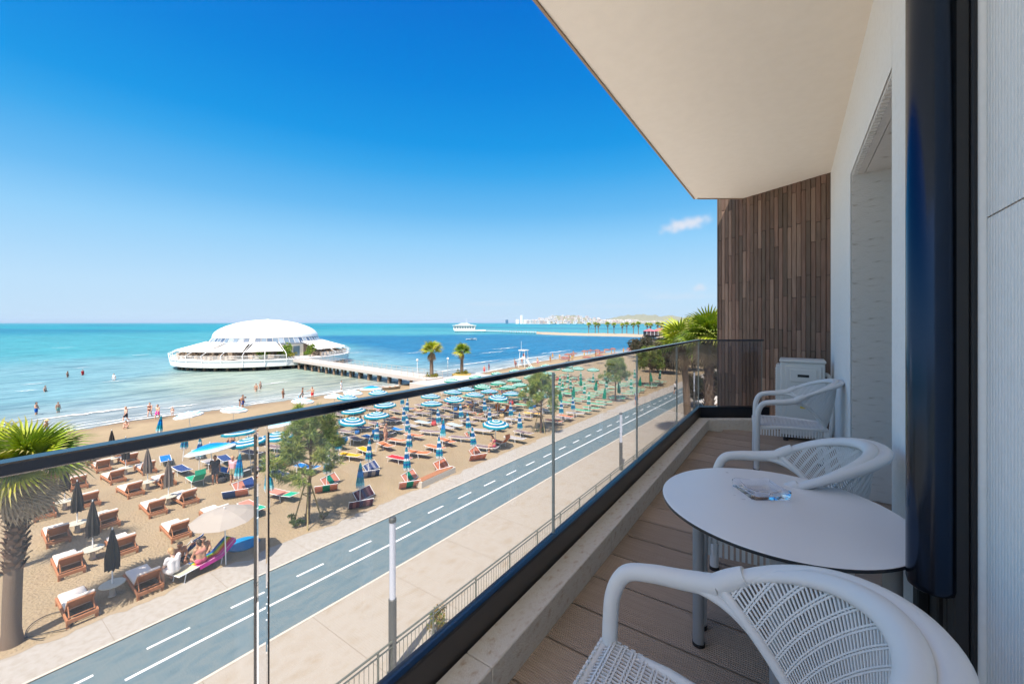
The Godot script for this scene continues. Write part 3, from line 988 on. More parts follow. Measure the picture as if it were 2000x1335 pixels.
func armchair() -> Node3D:
	var t := thing("armchair", "pale grey woven plastic armchair nearest the camera with its back against the wall", "chair", Vector3.ZERO, 0.0, "woven plastic armchairs on the balcony")
	var wp: StandardMaterial3D = M.white_plastic
	for s in [-1.0, 1.0]:
		var st := sb()
		var path := smooth_path([Vector3(-0.315, 0.0, 0.262 * s), Vector3(-0.312, 0.25, 0.264 * s), Vector3(-0.308, 0.48, 0.268 * s), Vector3(-0.298, 0.575, 0.272 * s), Vector3(-0.262, 0.640, 0.277 * s), Vector3(-0.19, 0.662, 0.283 * s), Vector3(-0.10, 0.672, 0.290 * s), rim_at(0.5 + 0.5 * s) + Vector3(0, -0.006, 0)], 6)
		var rr := PackedFloat32Array()
		for i in path.size():
			rr.append(0.0235 + 0.005 * smoothstep(0.55, 1.0, float(i) / path.size()))
		tube(st, path, rr, 14)
		part("arm", done(st), wp, t)
		st = sb()
		tube(st, smooth_path([Vector3(0.245, 0.0, 0.20 * s), Vector3(0.225, 0.25, 0.175 * s), Vector3(0.215, 0.44, 0.155 * s)], 4), 0.0225, 14)
		part("rear_leg", done(st), wp, t)
		for q in [Vector3(-0.315, 0.008, 0.262 * s), Vector3(0.245, 0.008, 0.20 * s)]:
			st = sb()
			lathe(st, [Vector2(0.0, -0.008), Vector2(0.026, -0.008), Vector2(0.026, 0.012), Vector2(0.0, 0.012)], 14, Vector3.ZERO, true)
			part("foot_cap", done(st), M.black_matte, t, q)
		# side edge of the back, from the arm to the seat
		st = sb()
		var edge := []
		for i in 13:
			edge.append(back_at(0.5 + 0.5 * s, i / 12.0))
		tube(st, edge, 0.013, 10)
		part("back_edge", done(st), wp, t)
	# broad double rim round the back, slim where it leaves the arms
	var outer := []
	var inner := []
	var ro := []
	var ri := []
	for i in 49:
		var u := i / 48.0
		var p := rim_at(u)
		var out := Vector3(p.x - 0.045, 0, p.z).normalized()
		var grow := pow(sin(PI * clampf(u, 0.0, 1.0)), 1.5)
		outer.append(p + out * 0.027 * grow + Vector3(0, -0.004 - 0.008 * grow, 0))
		inner.append(p - out * 0.016 * grow + Vector3(0, -0.010 + 0.004 * grow, 0))
		ro.append(lerpf(0.022, 0.032, grow))
		ri.append(lerpf(0.016, 0.028, grow))
	var st2 := sb()
	tube(st2, outer, ro, 16, true, 0.68)
	part("back_rim", done(st2), wp, t)
	st2 = sb()
	tube(st2, inner, ri, 16, true, 0.72)
	part("inner_rim", done(st2), wp, t)
	# curved web that spreads from the arm into the side edge of the back
	for s in [-1.0, 1.0]:
		st2 = sb()
		soft(st2)
		var c0 := rim_at(0.5 + 0.5 * s)
		var a0 := Vector3(-0.17, 0.655, 0.284 * s)
		var b0 := back_at(0.5 + 0.5 * s, 0.30)
		var arc := []
		for i in 11:
			var k := i / 10.0
			arc.append(a0.lerp(c0, k).lerp(c0.lerp(b0, k), k))
		for i in 10:
			for side in [-0.010, 0.010]:
				tri(st2, c0 + Vector3(0, 0, side), arc[i] + Vector3(0, 0, side), arc[i + 1] + Vector3(0, 0, side))
		tube(st2, arc, 0.0125, 10)
		part("arm_web", done(st2), wp, t)
	# sleeve where the arm meets the rim
	for s in [-1.0, 1.0]:
		st2 = sb()
		var sleeve := []
		for i in 7:
			sleeve.append(rim_at(0.5 + s * (0.503 - 0.011 * i)) + Vector3(0, -0.003, 0))
		tube(st2, sleeve, [0.0285, 0.0288, 0.0285, 0.028, 0.027, 0.026, 0.0245], 14)
		part("sleeve", done(st2), wp, t)
	# woven back: double strands climbing from the side edges to the rim, short cross strips between them
	st2 = sb()
	flat(st2)
	var lines := 19
	var top_c := 1.58
	var strip := func(p: Array, thick: float) -> void:
		var n: Vector3 = (p[1] - p[0]).cross(p[3] - p[0]).normalized() * thick * 0.5
		quad(st2, p[0] + n, p[1] + n, p[2] + n, p[3] + n)
		quad(st2, p[3] - n, p[2] - n, p[1] - n, p[0] - n)
		quad(st2, p[0] - n, p[1] - n, p[1] + n, p[0] + n)
		quad(st2, p[2] - n, p[3] - n, p[3] + n, p[2] + n)
	var on := func(c: float, u: float) -> Vector3:
		var v: float = c - 0.58 * (1.0 - absf(u - 0.5) * 2.0)
		return back_at(u, clampf(v, 0.01, 0.99))
	var inside := func(c: float, u: float) -> bool:
		var v: float = c - 0.58 * (1.0 - absf(u - 0.5) * 2.0)
		return v > 0.0 and v < 1.0
	for i in lines + 1:
		for side in [-1.0, 1.0]:
			var c: float = top_c * i / lines + side * 0.0075
			for j in 48:
				var u0 := j / 48.0
				var u1 := (j + 1) / 48.0
				if inside.call(c, (u0 + u1) * 0.5):
					strip.call([on.call(c - 0.0045, u0), on.call(c - 0.0045, u1), on.call(c + 0.0045, u1), on.call(c + 0.0045, u0)], 0.005)
	for i in lines:
		for j in 96:
			var c0 := top_c * i / lines
			var c1 := top_c * (i + 1) / lines
			var u0 := (j + 0.27 + (0.25 if i % 2 else 0.0)) / 96.5
			var u1 := u0 + 0.45 / 96.5
			if inside.call((c0 + c1) * 0.5, u0):
				strip.call([on.call(c0, u0), on.call(c1, u0), on.call(c1, u1), on.call(c0, u1)], 0.003)
	part("woven_back", done(st2), wp, t, Vector3.ZERO, "stuff")
	# seat
	var seat := func(u: float, v: float) -> Vector3:
		var x := lerpf(-0.325, 0.235, u)
		var w := lerpf(0.262, 0.170, pow(u, 1.3))
		var zed := (v - 0.5) * 2.0 * w
		return Vector3(x, 0.432 - 0.022 * sin(PI * v) * sin(PI * clampf(u, 0.1, 1.0)) - 0.02 * pow(clampf((0.08 - u) / 0.08, 0.0, 1.0), 2.0), zed)
	st2 = sb()
	woven(seat, 17, 42, 0.003, 0.20, 0.46, st2)
	part("woven_seat", done(st2), wp, t, Vector3.ZERO, "stuff")
	st2 = sb()
	var loop := []
	for q in [[0.0, 0.0], [0.0, 0.5], [0.0, 1.0], [0.35, 1.0], [0.7, 1.0], [1.0, 1.0], [1.0, 0.5], [1.0, 0.0], [0.7, 0.0], [0.35, 0.0], [0.0, 0.0]]:
		loop.append(seat.call(q[0], q[1]) + Vector3(0, -0.006, 0))
	tube(st2, loop, 0.016, 10)
	part("seat_rim", done(st2), wp, t)
	st2 = sb()
	for i in 26:
		var zz := lerpf(-0.255, 0.255, i / 25.0)
		span(st2, Vector3(-0.336, 0.345, zz - 0.0065), Vector3(-0.329, 0.425, zz + 0.0065))
	for q in [0.352, 0.385]:
		span(st2, Vector3(-0.330, q, -0.262), Vector3(-0.325, q + 0.012, 0.262))
	part("apron", done(st2), wp, t)
	for s in [-1.0, 1.0]:
		st2 = sb()
		for i in 26:
			var uu := i / 25.0
			var p: Vector3 = seat.call(uu, 0.5 + 0.5 * s)
			span(st2, p + Vector3(-0.0065, -0.085, s * 0.010 - 0.003), p + Vector3(0.0065, -0.004, s * 0.010 + 0.003))
		part("apron", done(st2), wp, t)
	return t

func balcony_things() -> void:
	var D := DK
	var a := armchair()
	a.position = Vector3(-0.156, D, -0.935)
	var a2 := dup(a, "pale grey woven plastic armchair just behind the white round table", Vector3(-0.045, D, -2.31), 0.04, "woven plastic armchairs on the balcony")
	var a3 := dup(a, "pale grey woven plastic armchair in front of the white air conditioner", Vector3(0.0, D, -4.78), 0.10, "woven plastic armchairs on the balcony")
	# table
	var t := thing("round_table", "round white table with thin black edge and grey tube legs on the deck", "table", Vector3(-0.053, D, -1.767))
	var st := sb()
	lathe(st, [Vector2(0.0, 0.735), Vector2(0.3835, 0.735), Vector2(0.386, 0.7335)], 96, Vector3.ZERO, true)
	part("table_top", done(st), M.table_top, t)
	st = sb()
	lathe(st, [Vector2(0.3862, 0.7333), Vector2(0.387, 0.731), Vector2(0.387, 0.724), Vector2(0.384, 0.7225), Vector2(0.0, 0.7225)], 96, Vector3.ZERO, true)
	part("table_edge", done(st), M.dark_edge, t)
	for q in [[Vector3(-0.287, 0, -0.153), 0.0235], [Vector3(0.023, 0, 0.345), 0.029], [Vector3(0.16, 0, -0.29), 0.0235], [Vector3(0.30, 0, 0.10), 0.0235]]:
		var p: Vector3 = q[0]
		var r: float = q[1]
		st = sb()
		lathe(st, [Vector2(r, 0.012), Vector2(r, 0.722)], 20, p)
		var inward := -p.normalized()
		tube(st, smooth_path([p + Vector3(0, 0.60, 0), p + inward * 0.02 + Vector3(0, 0.67, 0), p + inward * 0.07 + Vector3(0, 0.705, 0), p + inward * 0.24 + Vector3(0, 0.708, 0)], 4), 0.013, 8)
		part("leg", done(st), M.grey_leg, t)
		st = sb()
		lathe(st, [Vector2(0.0, 0.0), Vector2(r + 0.002, 0.0), Vector2(r + 0.002, 0.014), Vector2(0.0, 0.014)], 16, Vector3.ZERO, true)
		part("foot_cap", done(st), M.black_matte, t, p)
	# ashtray: a square of thick pressed glass with notched corners
	var ash := thing("ashtray", "square faceted clear glass ashtray on the white round table", "ashtray", Vector3(-0.105, D + 0.7352, -1.855), 0.62)
	st = sb()
	flat(st)
	var rings := [[0.058, 0.0], [0.074, 0.006], [0.077, 0.030], [0.070, 0.036], [0.056, 0.034], [0.047, 0.010], [0.0, 0.009]]
	var oct := func(r: float, y: float, i: int) -> Vector3:
		var k := i % 12
		var corner := [[1.0, -0.84, 0.0], [1.0, 0.0, -0.006], [1.0, 0.84, 0.0]]
		var c = corner[k % 3]
		var v := Vector3(r * c[0], y + (c[2] if y > 0.02 else 0.0), r * c[1])
		return Basis(Vector3.UP, -PI / 2 * (k / 3)) * v
	for i in rings.size() - 1:
		for k in 12:
			var p0: Vector3 = oct.call(rings[i][0], rings[i][1], k)
			var p1: Vector3 = oct.call(rings[i][0], rings[i][1], k + 1)
			var p2: Vector3 = oct.call(rings[i + 1][0], rings[i + 1][1], k + 1)
			var p3: Vector3 = oct.call(rings[i + 1][0], rings[i + 1][1], k)
			tri(st, p0, p1, p2)
			if rings[i + 1][0] > 0.0:
				tri(st, p0, p2, p3)
	for k in 12:
		tri(st, oct.call(0.058, 0.0, k + 1), oct.call(0.058, 0.0, k), Vector3.ZERO)
	part("dish", done(st), M.ash, ash)
	# air conditioner
	var ac := thing("air_conditioner", "white outdoor air conditioner standing on the deck before the wood-clad wall", "air conditioner", Vector3(0.085, D, -6.02), 0.0)
	var white := mat(0.66, 0.66, 0.63, 0.45)
	st = sb()
	bev(st, Vector3(0, 0.50, 0), Vector3(0.43, 0.86, 0.34), 0.012)
	part("casing", done(st), white, ac)
	st = sb()
	bev(st, Vector3(0, 0.945, 0), Vector3(0.45, 0.035, 0.36), 0.01)
	part("lid", done(st), white, ac)
	st = sb()
	bev(st, Vector3(0.01, 0.50, 0.176), Vector3(0.345, 0.78, 0.016), 0.006)
	bev(st, Vector3(0.01, 0.78, 0.188), Vector3(0.26, 0.15, 0.016), 0.007)
	part("service_panel", done(st), white, ac)
	st = sb()
	span(st, Vector3(-0.045, 0.765, 0.1945), Vector3(0.065, 0.795, 0.1975))
	part("handle_slot", done(st), M.black_matte, ac)
	st = sb()
	span(st, Vector3(-0.02, 0.40, 0.1845), Vector3(0.03, 0.435, 0.1865))
	part("sticker", done(st), mat(0.75, 0.55, 0.05), ac)
	st = sb()
	bev(st, Vector3(-0.235, 0.50, -0.03), Vector3(0.05, 0.78, 0.26), 0.008)
	part("fan_cover", done(st), white, ac)
	for i in 22:
		st = sb()
		span(st, Vector3(-0.268, 0.15 + i * 0.0325, -0.15), Vector3(-0.259, 0.162 + i * 0.0325, 0.09))
		part("grille_bar", done(st), white, ac)
	for s in [-0.16, 0.16]:
		st = sb()
		bev(st, Vector3(s, 0.035, 0), Vector3(0.05, 0.07, 0.38), 0.006)
		part("foot", done(st), M.black_matte, ac)
	var hose := thing("drain_hose", "thick white insulated hose looping beside the air conditioner down to the deck", "hose", Vector3(0.085, D, -6.02))
	st = sb()
	tube(st, smooth_path([Vector3(0.20, 0.80, 0.05), Vector3(0.25, 0.78, 0.10), Vector3(0.272, 0.62, 0.16), Vector3(0.274, 0.36, 0.22), Vector3(0.25, 0.14, 0.26), Vector3(0.18, 0.05, 0.28), Vector3(0.12, 0.03, 0.27)], 6), 0.022, 10)
	part("pipe", done(st), white, hose)

# ---------------------------------------------------------------- plants
func fan_frond(leaflets: int, length: float, petiole: float, droop: float, green: Color, tipc: Color) -> ArrayMesh:
	# a fan palm leaf along +z: stalk, then pleated leaflets round the hub
	var st := sb()
	flat(st)
	st.set_color(green.lerp(Color(0.30, 0.30, 0.06), 0.4))
	for s in [-1.0, 1.0]:
		quad(st, Vector3(-0.018, 0.0, 0), Vector3(0, 0.02 * s, 0), Vector3(0, 0.012 * s, petiole), Vector3(-0.01, 0, petiole))
		quad(st, Vector3(0.018, 0.0, 0), Vector3(0, 0.02 * s, 0), Vector3(0, 0.012 * s, petiole), Vector3(0.01, 0, petiole))
	for i in leaflets:
		var w := (float(i) / (leaflets - 1) - 0.5) * 2.0
		var a := w * deg_to_rad(112.0)
		var ln := length * (1.0 - 0.28 * w * w) * (0.93 + 0.14 * fposmod(i * 0.618, 1.0))
		var half := deg_to_rad(112.0) / leaflets * 1.15
		var f := func(ang: float, r: float, up: float) -> Vector3:
			return Vector3(sin(ang) * r, up - droop * pow(r / length, 2.6) * length - absf(sin(a)) * r * 0.18, petiole + cos(ang) * r)
		var c0: Vector3 = f.call(a, 0.0, 0.0)
		var m1: Vector3 = f.call(a - half, ln * 0.5, 0.0)
		var m2: Vector3 = f.call(a + half, ln * 0.5, 0.0)
		var mm: Vector3 = f.call(a, ln * 0.52, -0.035 * length)
		var q: Vector3 = f.call(a - half * 0.35, ln * 0.8, 0.0)
		var q2: Vector3 = f.call(a + half * 0.35, ln * 0.8, 0.0)
		var tip: Vector3 = f.call(a, ln, -0.03)
		st.set_color(green)
		tri(st, c0, m1, mm)
		tri(st, c0, mm, m2)
		quad(st, m1, q, mm, mm)
		tri(st, q, q2, mm)
		tri(st, mm, q2, m2)
		st.set_color(tipc)
		tri(st, q, tip, q2)
	return done(st)

func fan_palm(called: String, label: String, at: Vector3, height: float, radius: float, girth: float, fronds: int, leaflets: int, boots: bool, lean: Vector3, sd: int, group := "") -> Node3D:
	rng.seed = sd
	var t := thing(called, label, "palm tree", at, 0.0, group)
	var path := []
	var rr := PackedFloat32Array()
	for i in 11:
		var k := i / 10.0
		path.append(Vector3(0, -0.15, 0) + (Vector3(0, height, 0) + lean * pow(k, 1.4)) * k)
		rr.append(girth * (1.35 if i == 0 else (1.0 if k < 0.55 else 0.9)) * (1.0 - 0.12 * k))
	var st := sb()
	tube(st, path, rr, 18)
	part("trunk", done(st), M.trunk, t)
	var top: Vector3 = path[10]
	if boots:
		# stubs of old leaf stalks wrapped round the upper trunk
		st = sb()
		flat(st)
		var w := 0.075
		quad(st, Vector3(-w, 0, 0), Vector3(w, 0, 0), Vector3(w * 0.6, 0.12, 0.05), Vector3(-w * 0.6, 0.12, 0.05))
		quad(st, Vector3(-w * 0.6, 0.12, 0.05), Vector3(w * 0.6, 0.12, 0.05), Vector3(w * 0.35, 0.20, 0.13), Vector3(-w * 0.4, 0.17, 0.12))
		quad(st, Vector3(-w, 0, 0.015), Vector3(-w * 0.6, 0.12, 0.08), Vector3(w * 0.6, 0.12, 0.08), Vector3(w, 0, 0.015))
		quad(st, Vector3(-w * 0.6, 0.12, 0.08), Vector3(-w * 0.4, 0.17, 0.14), Vector3(w * 0.35, 0.20, 0.15), Vector3(w * 0.6, 0.12, 0.08))
		var stub := done(st)
		var n := 150
		for i in n:
			var k := lerpf(0.44, 0.97, float(i) / n)
			var a := i * 2.399
			var r: float = girth * 0.84
			var c := Vector3(0, -0.15, 0) + (Vector3(0, height, 0) + lean * pow(k, 1.4)) * k
			var s := part("leaf_stub", stub, M.boot, t, c + Vector3(sin(a) * r, 0, cos(a) * r))
			s.rotation = Vector3(rng.randf_range(-0.1, 0.35), a, rng.randf_range(-0.3, 0.3))
			s.scale = Vector3.ONE * rng.randf_range(0.8, 1.25)
	var greens := [Color(0.22, 0.31, 0.02), Color(0.32, 0.37, 0.02), Color(0.13, 0.22, 0.02), Color(0.40, 0.38, 0.03)]
	var tips := [Color(0.25, 0.27, 0.06), Color(0.30, 0.28, 0.08), Color(0.16, 0.2, 0.05), Color(0.34, 0.29, 0.1)]
	var kinds := []
	for i in 4:
		kinds.append(fan_frond(leaflets, radius * 0.62, radius * 0.40, 0.25 + 0.15 * i, greens[i], tips[i]))
	var dead := fan_frond(leaflets, radius * 0.55, radius * 0.36, 0.75, Color(0.32, 0.235, 0.15), Color(0.38, 0.29, 0.19))
	for i in fronds:
		var k := (i + 0.5) / fronds
		var f := part("frond", kinds[rng.randi_range(0, 3) if k > 0.3 else rng.randi_range(0, 1)], M.leaf, t, top)
		var el := lerpf(84.0, 2.0, pow(k, 0.9)) + rng.randf_range(-9, 9)
		f.rotation = Vector3(-deg_to_rad(el), i * 2.399 + rng.randf_range(-0.2, 0.2), rng.randf_range(-0.5, 0.5))
		f.scale = Vector3.ONE * rng.randf_range(0.85, 1.1)
	var nd := int(fronds * (0.8 if boots else 0.35))
	for i in nd:
		var f := part("dead_frond", dead, M.leaf, t, top - Vector3(0, rng.randf_range(0.0, 0.16) * radius, 0))
		f.rotation = Vector3(deg_to_rad(rng.randf_range(38, 80)), i * 2.399 + 1.0, rng.randf_range(-0.6, 0.6))
		f.scale = Vector3.ONE * rng.randf_range(0.6, 1.0)
	return t

func tuft_mesh(needles: int, ln: float, wide: float, sd: int) -> ArrayMesh:
	rng.seed = sd
	var st := sb()
	flat(st)
	st.set_color(Color.WHITE)
	for i in needles:
		var d := Vector3(rng.randfn(), rng.randfn() + 0.9, rng.randfn()).normalized()
		var s := d.cross(Vector3(rng.randfn(), rng.randfn(), rng.randfn())).normalized() * wide
		var o := Vector3(rng.randfn(), rng.randfn(), rng.randfn()) * ln * 0.12
		tri(st, o - s, o + s, o + d * ln * rng.randf_range(0.7, 1.1))
	return done(st)

func leafy_crown(parent: Node3D, mesh: Mesh, blobs: Array, count: int, sd: int, cols: Array, size := 1.0) -> void:
	# blobs: [centre, radius]; leaves gather near each blob's skin
	rng.seed = sd
	var where := []
	var tint := []
	var total := 0.0
	for b in blobs:
		total += b[1] * b[1]
	for b in blobs:
		var n := int(count * b[1] * b[1] / total)
		var shade: float = rng.randf_range(0.75, 1.2)
		for i in n:
			var d := Vector3(rng.randfn(), rng.randfn() * 0.8, rng.randfn()).normalized()
			var r: float = b[1] * pow(rng.randf(), 0.42)
			var bs := Basis(Vector3(rng.randfn(), rng.randfn(), rng.randfn()).normalized(), rng.randf_range(0, TAU))
			var tilt := Basis(Quaternion(Vector3.UP, (d + Vector3(0, 0.5, 0)).normalized()))
			where.append(Transform3D((tilt * Basis(Vector3.UP, rng.randf() * TAU) if rng.randf() < 0.75 else bs).scaled(Vector3.ONE * size * rng.randf_range(0.7, 1.25)), b[0] + d * r))
			var c: Color = cols[rng.randi_range(0, cols.size() - 1)]
			tint.append(c * shade)
	scatter("crown", mesh, M.leaf, parent, where, tint, "stuff")

func pine(label: String, at: Vector3, height: float, radius: float, sd: int, stakes: bool) -> Node3D:
	rng.seed = sd
	var t := thing("pine_tree", label, "pine tree", at, 0.0, "young pines planted along the sand edge")
	var st := sb()
	var bend := Vector3(rng.randf_range(-0.2, 0.2), 0, rng.randf_range(-0.2, 0.2))
	var path := []
	var rr := []
	for i in 8:
		var k := i / 7.0
		path.append(Vector3(sin(k * 5.0 + sd) * 0.05, -0.1 + height * 0.86 * k, cos(k * 4.0) * 0.05) + bend * k)
		rr.append(lerpf(0.115, 0.03, k))
	tube(st, path, rr, 9)
	part("trunk", done(st), M.bark, t)
	var blobs := []
	var limbs := sb()
	for i in 20:
		var k := lerpf(0.40, 0.99, i / 19.0)
		var a := i * 2.4 + sd
		var ln := radius * (0.95 - 0.62 * pow(maxf(k - 0.36, 0.0) / 0.62, 1.3)) * rng.randf_range(0.6, 1.1)
		var b0 := Vector3(0, height * 0.86 * k, 0) + bend * k
		var rise := lerpf(0.28, 0.5, k) * ln + height * 0.06
		var b1 := b0 + Vector3(cos(a) * ln, rise, sin(a) * ln)
		tube(limbs, smooth_path([b0, b0.lerp(b1, 0.5) + Vector3(0, -0.08 * ln, 0), b1], 3), [0.035, 0.032, 0.029, 0.026, 0.022, 0.018, 0.012], 5)
		blobs.append([b1, radius * rng.randf_range(0.15, 0.27)])
		if rng.randf() < 0.8:
			blobs.append([b0.lerp(b1, 0.68) + Vector3(rng.randfn(), rng.randfn() * 0.4, rng.randfn()) * radius * 0.16, radius * rng.randf_range(0.11, 0.2)])
	part("limbs", done(limbs), M.bark, t)
	leafy_crown(t, M.pine_tuft, blobs, 680, sd, [Color(0.14, 0.20, 0.04), Color(0.20, 0.25, 0.045), Color(0.10, 0.155, 0.035), Color(0.26, 0.28, 0.06)], radius / 1.7)
	if stakes:
		for i in 3:
			var a := i * TAU / 3.0 + 0.5
			st = sb()
			tube(st, [Vector3(cos(a) * 0.75, -0.1, sin(a) * 0.75), Vector3(cos(a) * 0.16, 1.9, sin(a) * 0.16)], 0.035, 7)
			part("stake", done(st), M.stake, t)
		st = sb()
		for i in 3:
			var a := i * TAU / 3.0 + 0.5
			var b := (i + 1) * TAU / 3.0 + 0.5
			tube(st, [Vector3(cos(a) * 0.30, 1.45, sin(a) * 0.30), Vector3(cos(b) * 0.30, 1.45, sin(b) * 0.30)], 0.025, 6)
		part("tie_bars", done(st), M.stake, t)
	return t

func bush(called: String, label: String, at: Vector3, w: float, h: float, sd: int, count: int, cols: Array, category := "bush") -> Node3D:
	rng.seed = sd
	var t := thing(called, label, category, at)
	var blobs := []
	for i in 9:
		blobs.append([Vector3(rng.randf_range(-1, 1) * w * 0.36, h * rng.randf_range(0.25, 0.8), rng.randf_range(-1, 1) * w * 0.36), minf(w, h) * rng.randf_range(0.18, 0.34)])
	var st := sb()
	for i in 5:
		tube(st, [Vector3(0, -0.05, 0), blobs[i][0]], [0.03, 0.012], 5)
	part("stems", done(st), M.bark, t)
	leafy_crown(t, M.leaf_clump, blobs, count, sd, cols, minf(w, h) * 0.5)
	return t

func greenery() -> void:
	M.pine_tuft = tuft_mesh(22, 0.34, 0.012, 3)
	M.leaf_clump = tuft_mesh(12, 0.26, 0.035, 4)
	fan_palm("fan_palm", "tall fan palm at the left edge with shaggy stubs on its leaning trunk", on_sand(-20.05, -1.55), 5.45, 1.62, 0.215, 34, 26, true, Vector3(-0.15, 0, -0.30), 41, "fan palms")
	fan_palm("fan_palm", "shorter fan palm standing half hidden behind the left palm trunk", on_sand(-25.9, -1.45), 4.8, 1.5, 0.2, 24, 18, false, Vector3(0.2, 0, -0.2), 42, "fan palms")
	fan_palm("fan_palm", "big fan palm with dead skirt just left of the wood-clad wall", Vector3(-4.25, 0, -27.4), 9.25, 1.95, 0.33, 46, 24, true, Vector3(0, 0, 0), 43, "fan palms")
	fan_palm("fan_palm", "lower yellowish fan palm behind the big palm by the wood-clad wall", Vector3(-7.3, 0, -36.5), 8.3, 2.5, 0.3, 34, 18, false, Vector3(-0.4, 0, 0.3), 44, "fan palms")
	fan_palm("fan_palm", "small fan palm farther down the pavement left of the big palm", Vector3(-9.6, 0, -62.0), 7.2, 2.4, 0.3, 26, 16, false, Vector3.ZERO, 47, "fan palms")
	fan_palm("fan_palm", "fan palm in the left planter where the pier begins", Vector3(-50.4, 0.3, -48.9), 5.1, 2.1, 0.33, 24, 16, false, Vector3.ZERO, 45, "fan palms")
	fan_palm("fan_palm", "fan palm in the right planter where the pier begins", Vector3(-49.3, 0.3, -55.3), 4.6, 1.9, 0.31, 22, 16, false, Vector3(0.1, 0, 0), 46, "fan palms")
	pine("young pine held by three stakes nearest the balcony", on_sand(-19.95, -10.9), 5.7, 1.95, 51, true)
	pine("young pine seen through the glass beside the middle pane joint", on_sand(-19.0, -32.1), 5.4, 1.9, 52, true)
	pine("young pine behind the lone walker on the beach pavement", on_sand(-18.7, -50.3), 5.6, 2.0, 53, false)
	pine("young pine behind the walking group, right of the other pines", on_sand(-18.4, -64.5), 6.2, 2.5, 54, false)
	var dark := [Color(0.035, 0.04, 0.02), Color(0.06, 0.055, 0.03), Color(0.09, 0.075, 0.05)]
	var i := 0
	for q in [[-21.5, -84.0, 6.0, 6.5], [-17.5, -92.0, 6.0, 7.0], [-24.5, -98.0, 8.0, 6.0], [-30.0, -108.0, 9.0, 6.0], [-15.5, -108.0, 8.0, 7.5], [-36.0, -118.0, 9.0, 6.0], [-23.0, -122.0, 10.0, 7.0], [-8.0, -52.0, 4.0, 4.5], [-7.5, -74.0, 5.5, 6.5], [-8.0, -90.0, 7.0, 7.5]]:
		var names := ["dark tree beyond the last pine at the end of the sand", "dark tree on the sand edge where the cycle road fades", "broad dark tree behind the green umbrellas", "low dark tree near the shore beyond the umbrellas", "tall dark tree at the far end of the beach pavement", "dark tree farthest out towards the shore", "wide dark tree closing the view down the beach", "dark shrubby tree on the pavement before the big palm", "dark tree on the hotel side of the road", "tall dark tree on the hotel side far down the road"]
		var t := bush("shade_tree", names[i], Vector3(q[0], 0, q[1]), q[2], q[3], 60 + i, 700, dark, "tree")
		t.set_meta("group", "dark trees at the far end of the beach")
		i += 1
	bush("low_shrub", "low green shrub growing round the foot of the staked pine", on_sand(-20.3, -10.4), 1.5, 0.5, 80, 260, [Color(0.06, 0.10, 0.03), Color(0.09, 0.14, 0.03)])
	bush("low_shrub", "small scrubby shrub on the sand edge right of the staked pine", on_sand(-19.75, -11.6), 0.8, 0.35, 81, 120, [Color(0.08, 0.11, 0.03), Color(0.14, 0.13, 0.05)])
	bush("low_shrub", "low shrub at the foot of the second young pine", on_sand(-19.0, -32.4), 1.4, 0.5, 82, 200, [Color(0.06, 0.10, 0.03), Color(0.09, 0.14, 0.03)])
	bush("weed_plant", "yellow flowering weed growing through the bars of the pavement fence", Vector3(-9.35, 0.01, -9.35), 0.55, 1.1, 83, 240, [Color(0.25, 0.22, 0.03), Color(0.10, 0.15, 0.03), Color(0.3, 0.2, 0.08)])

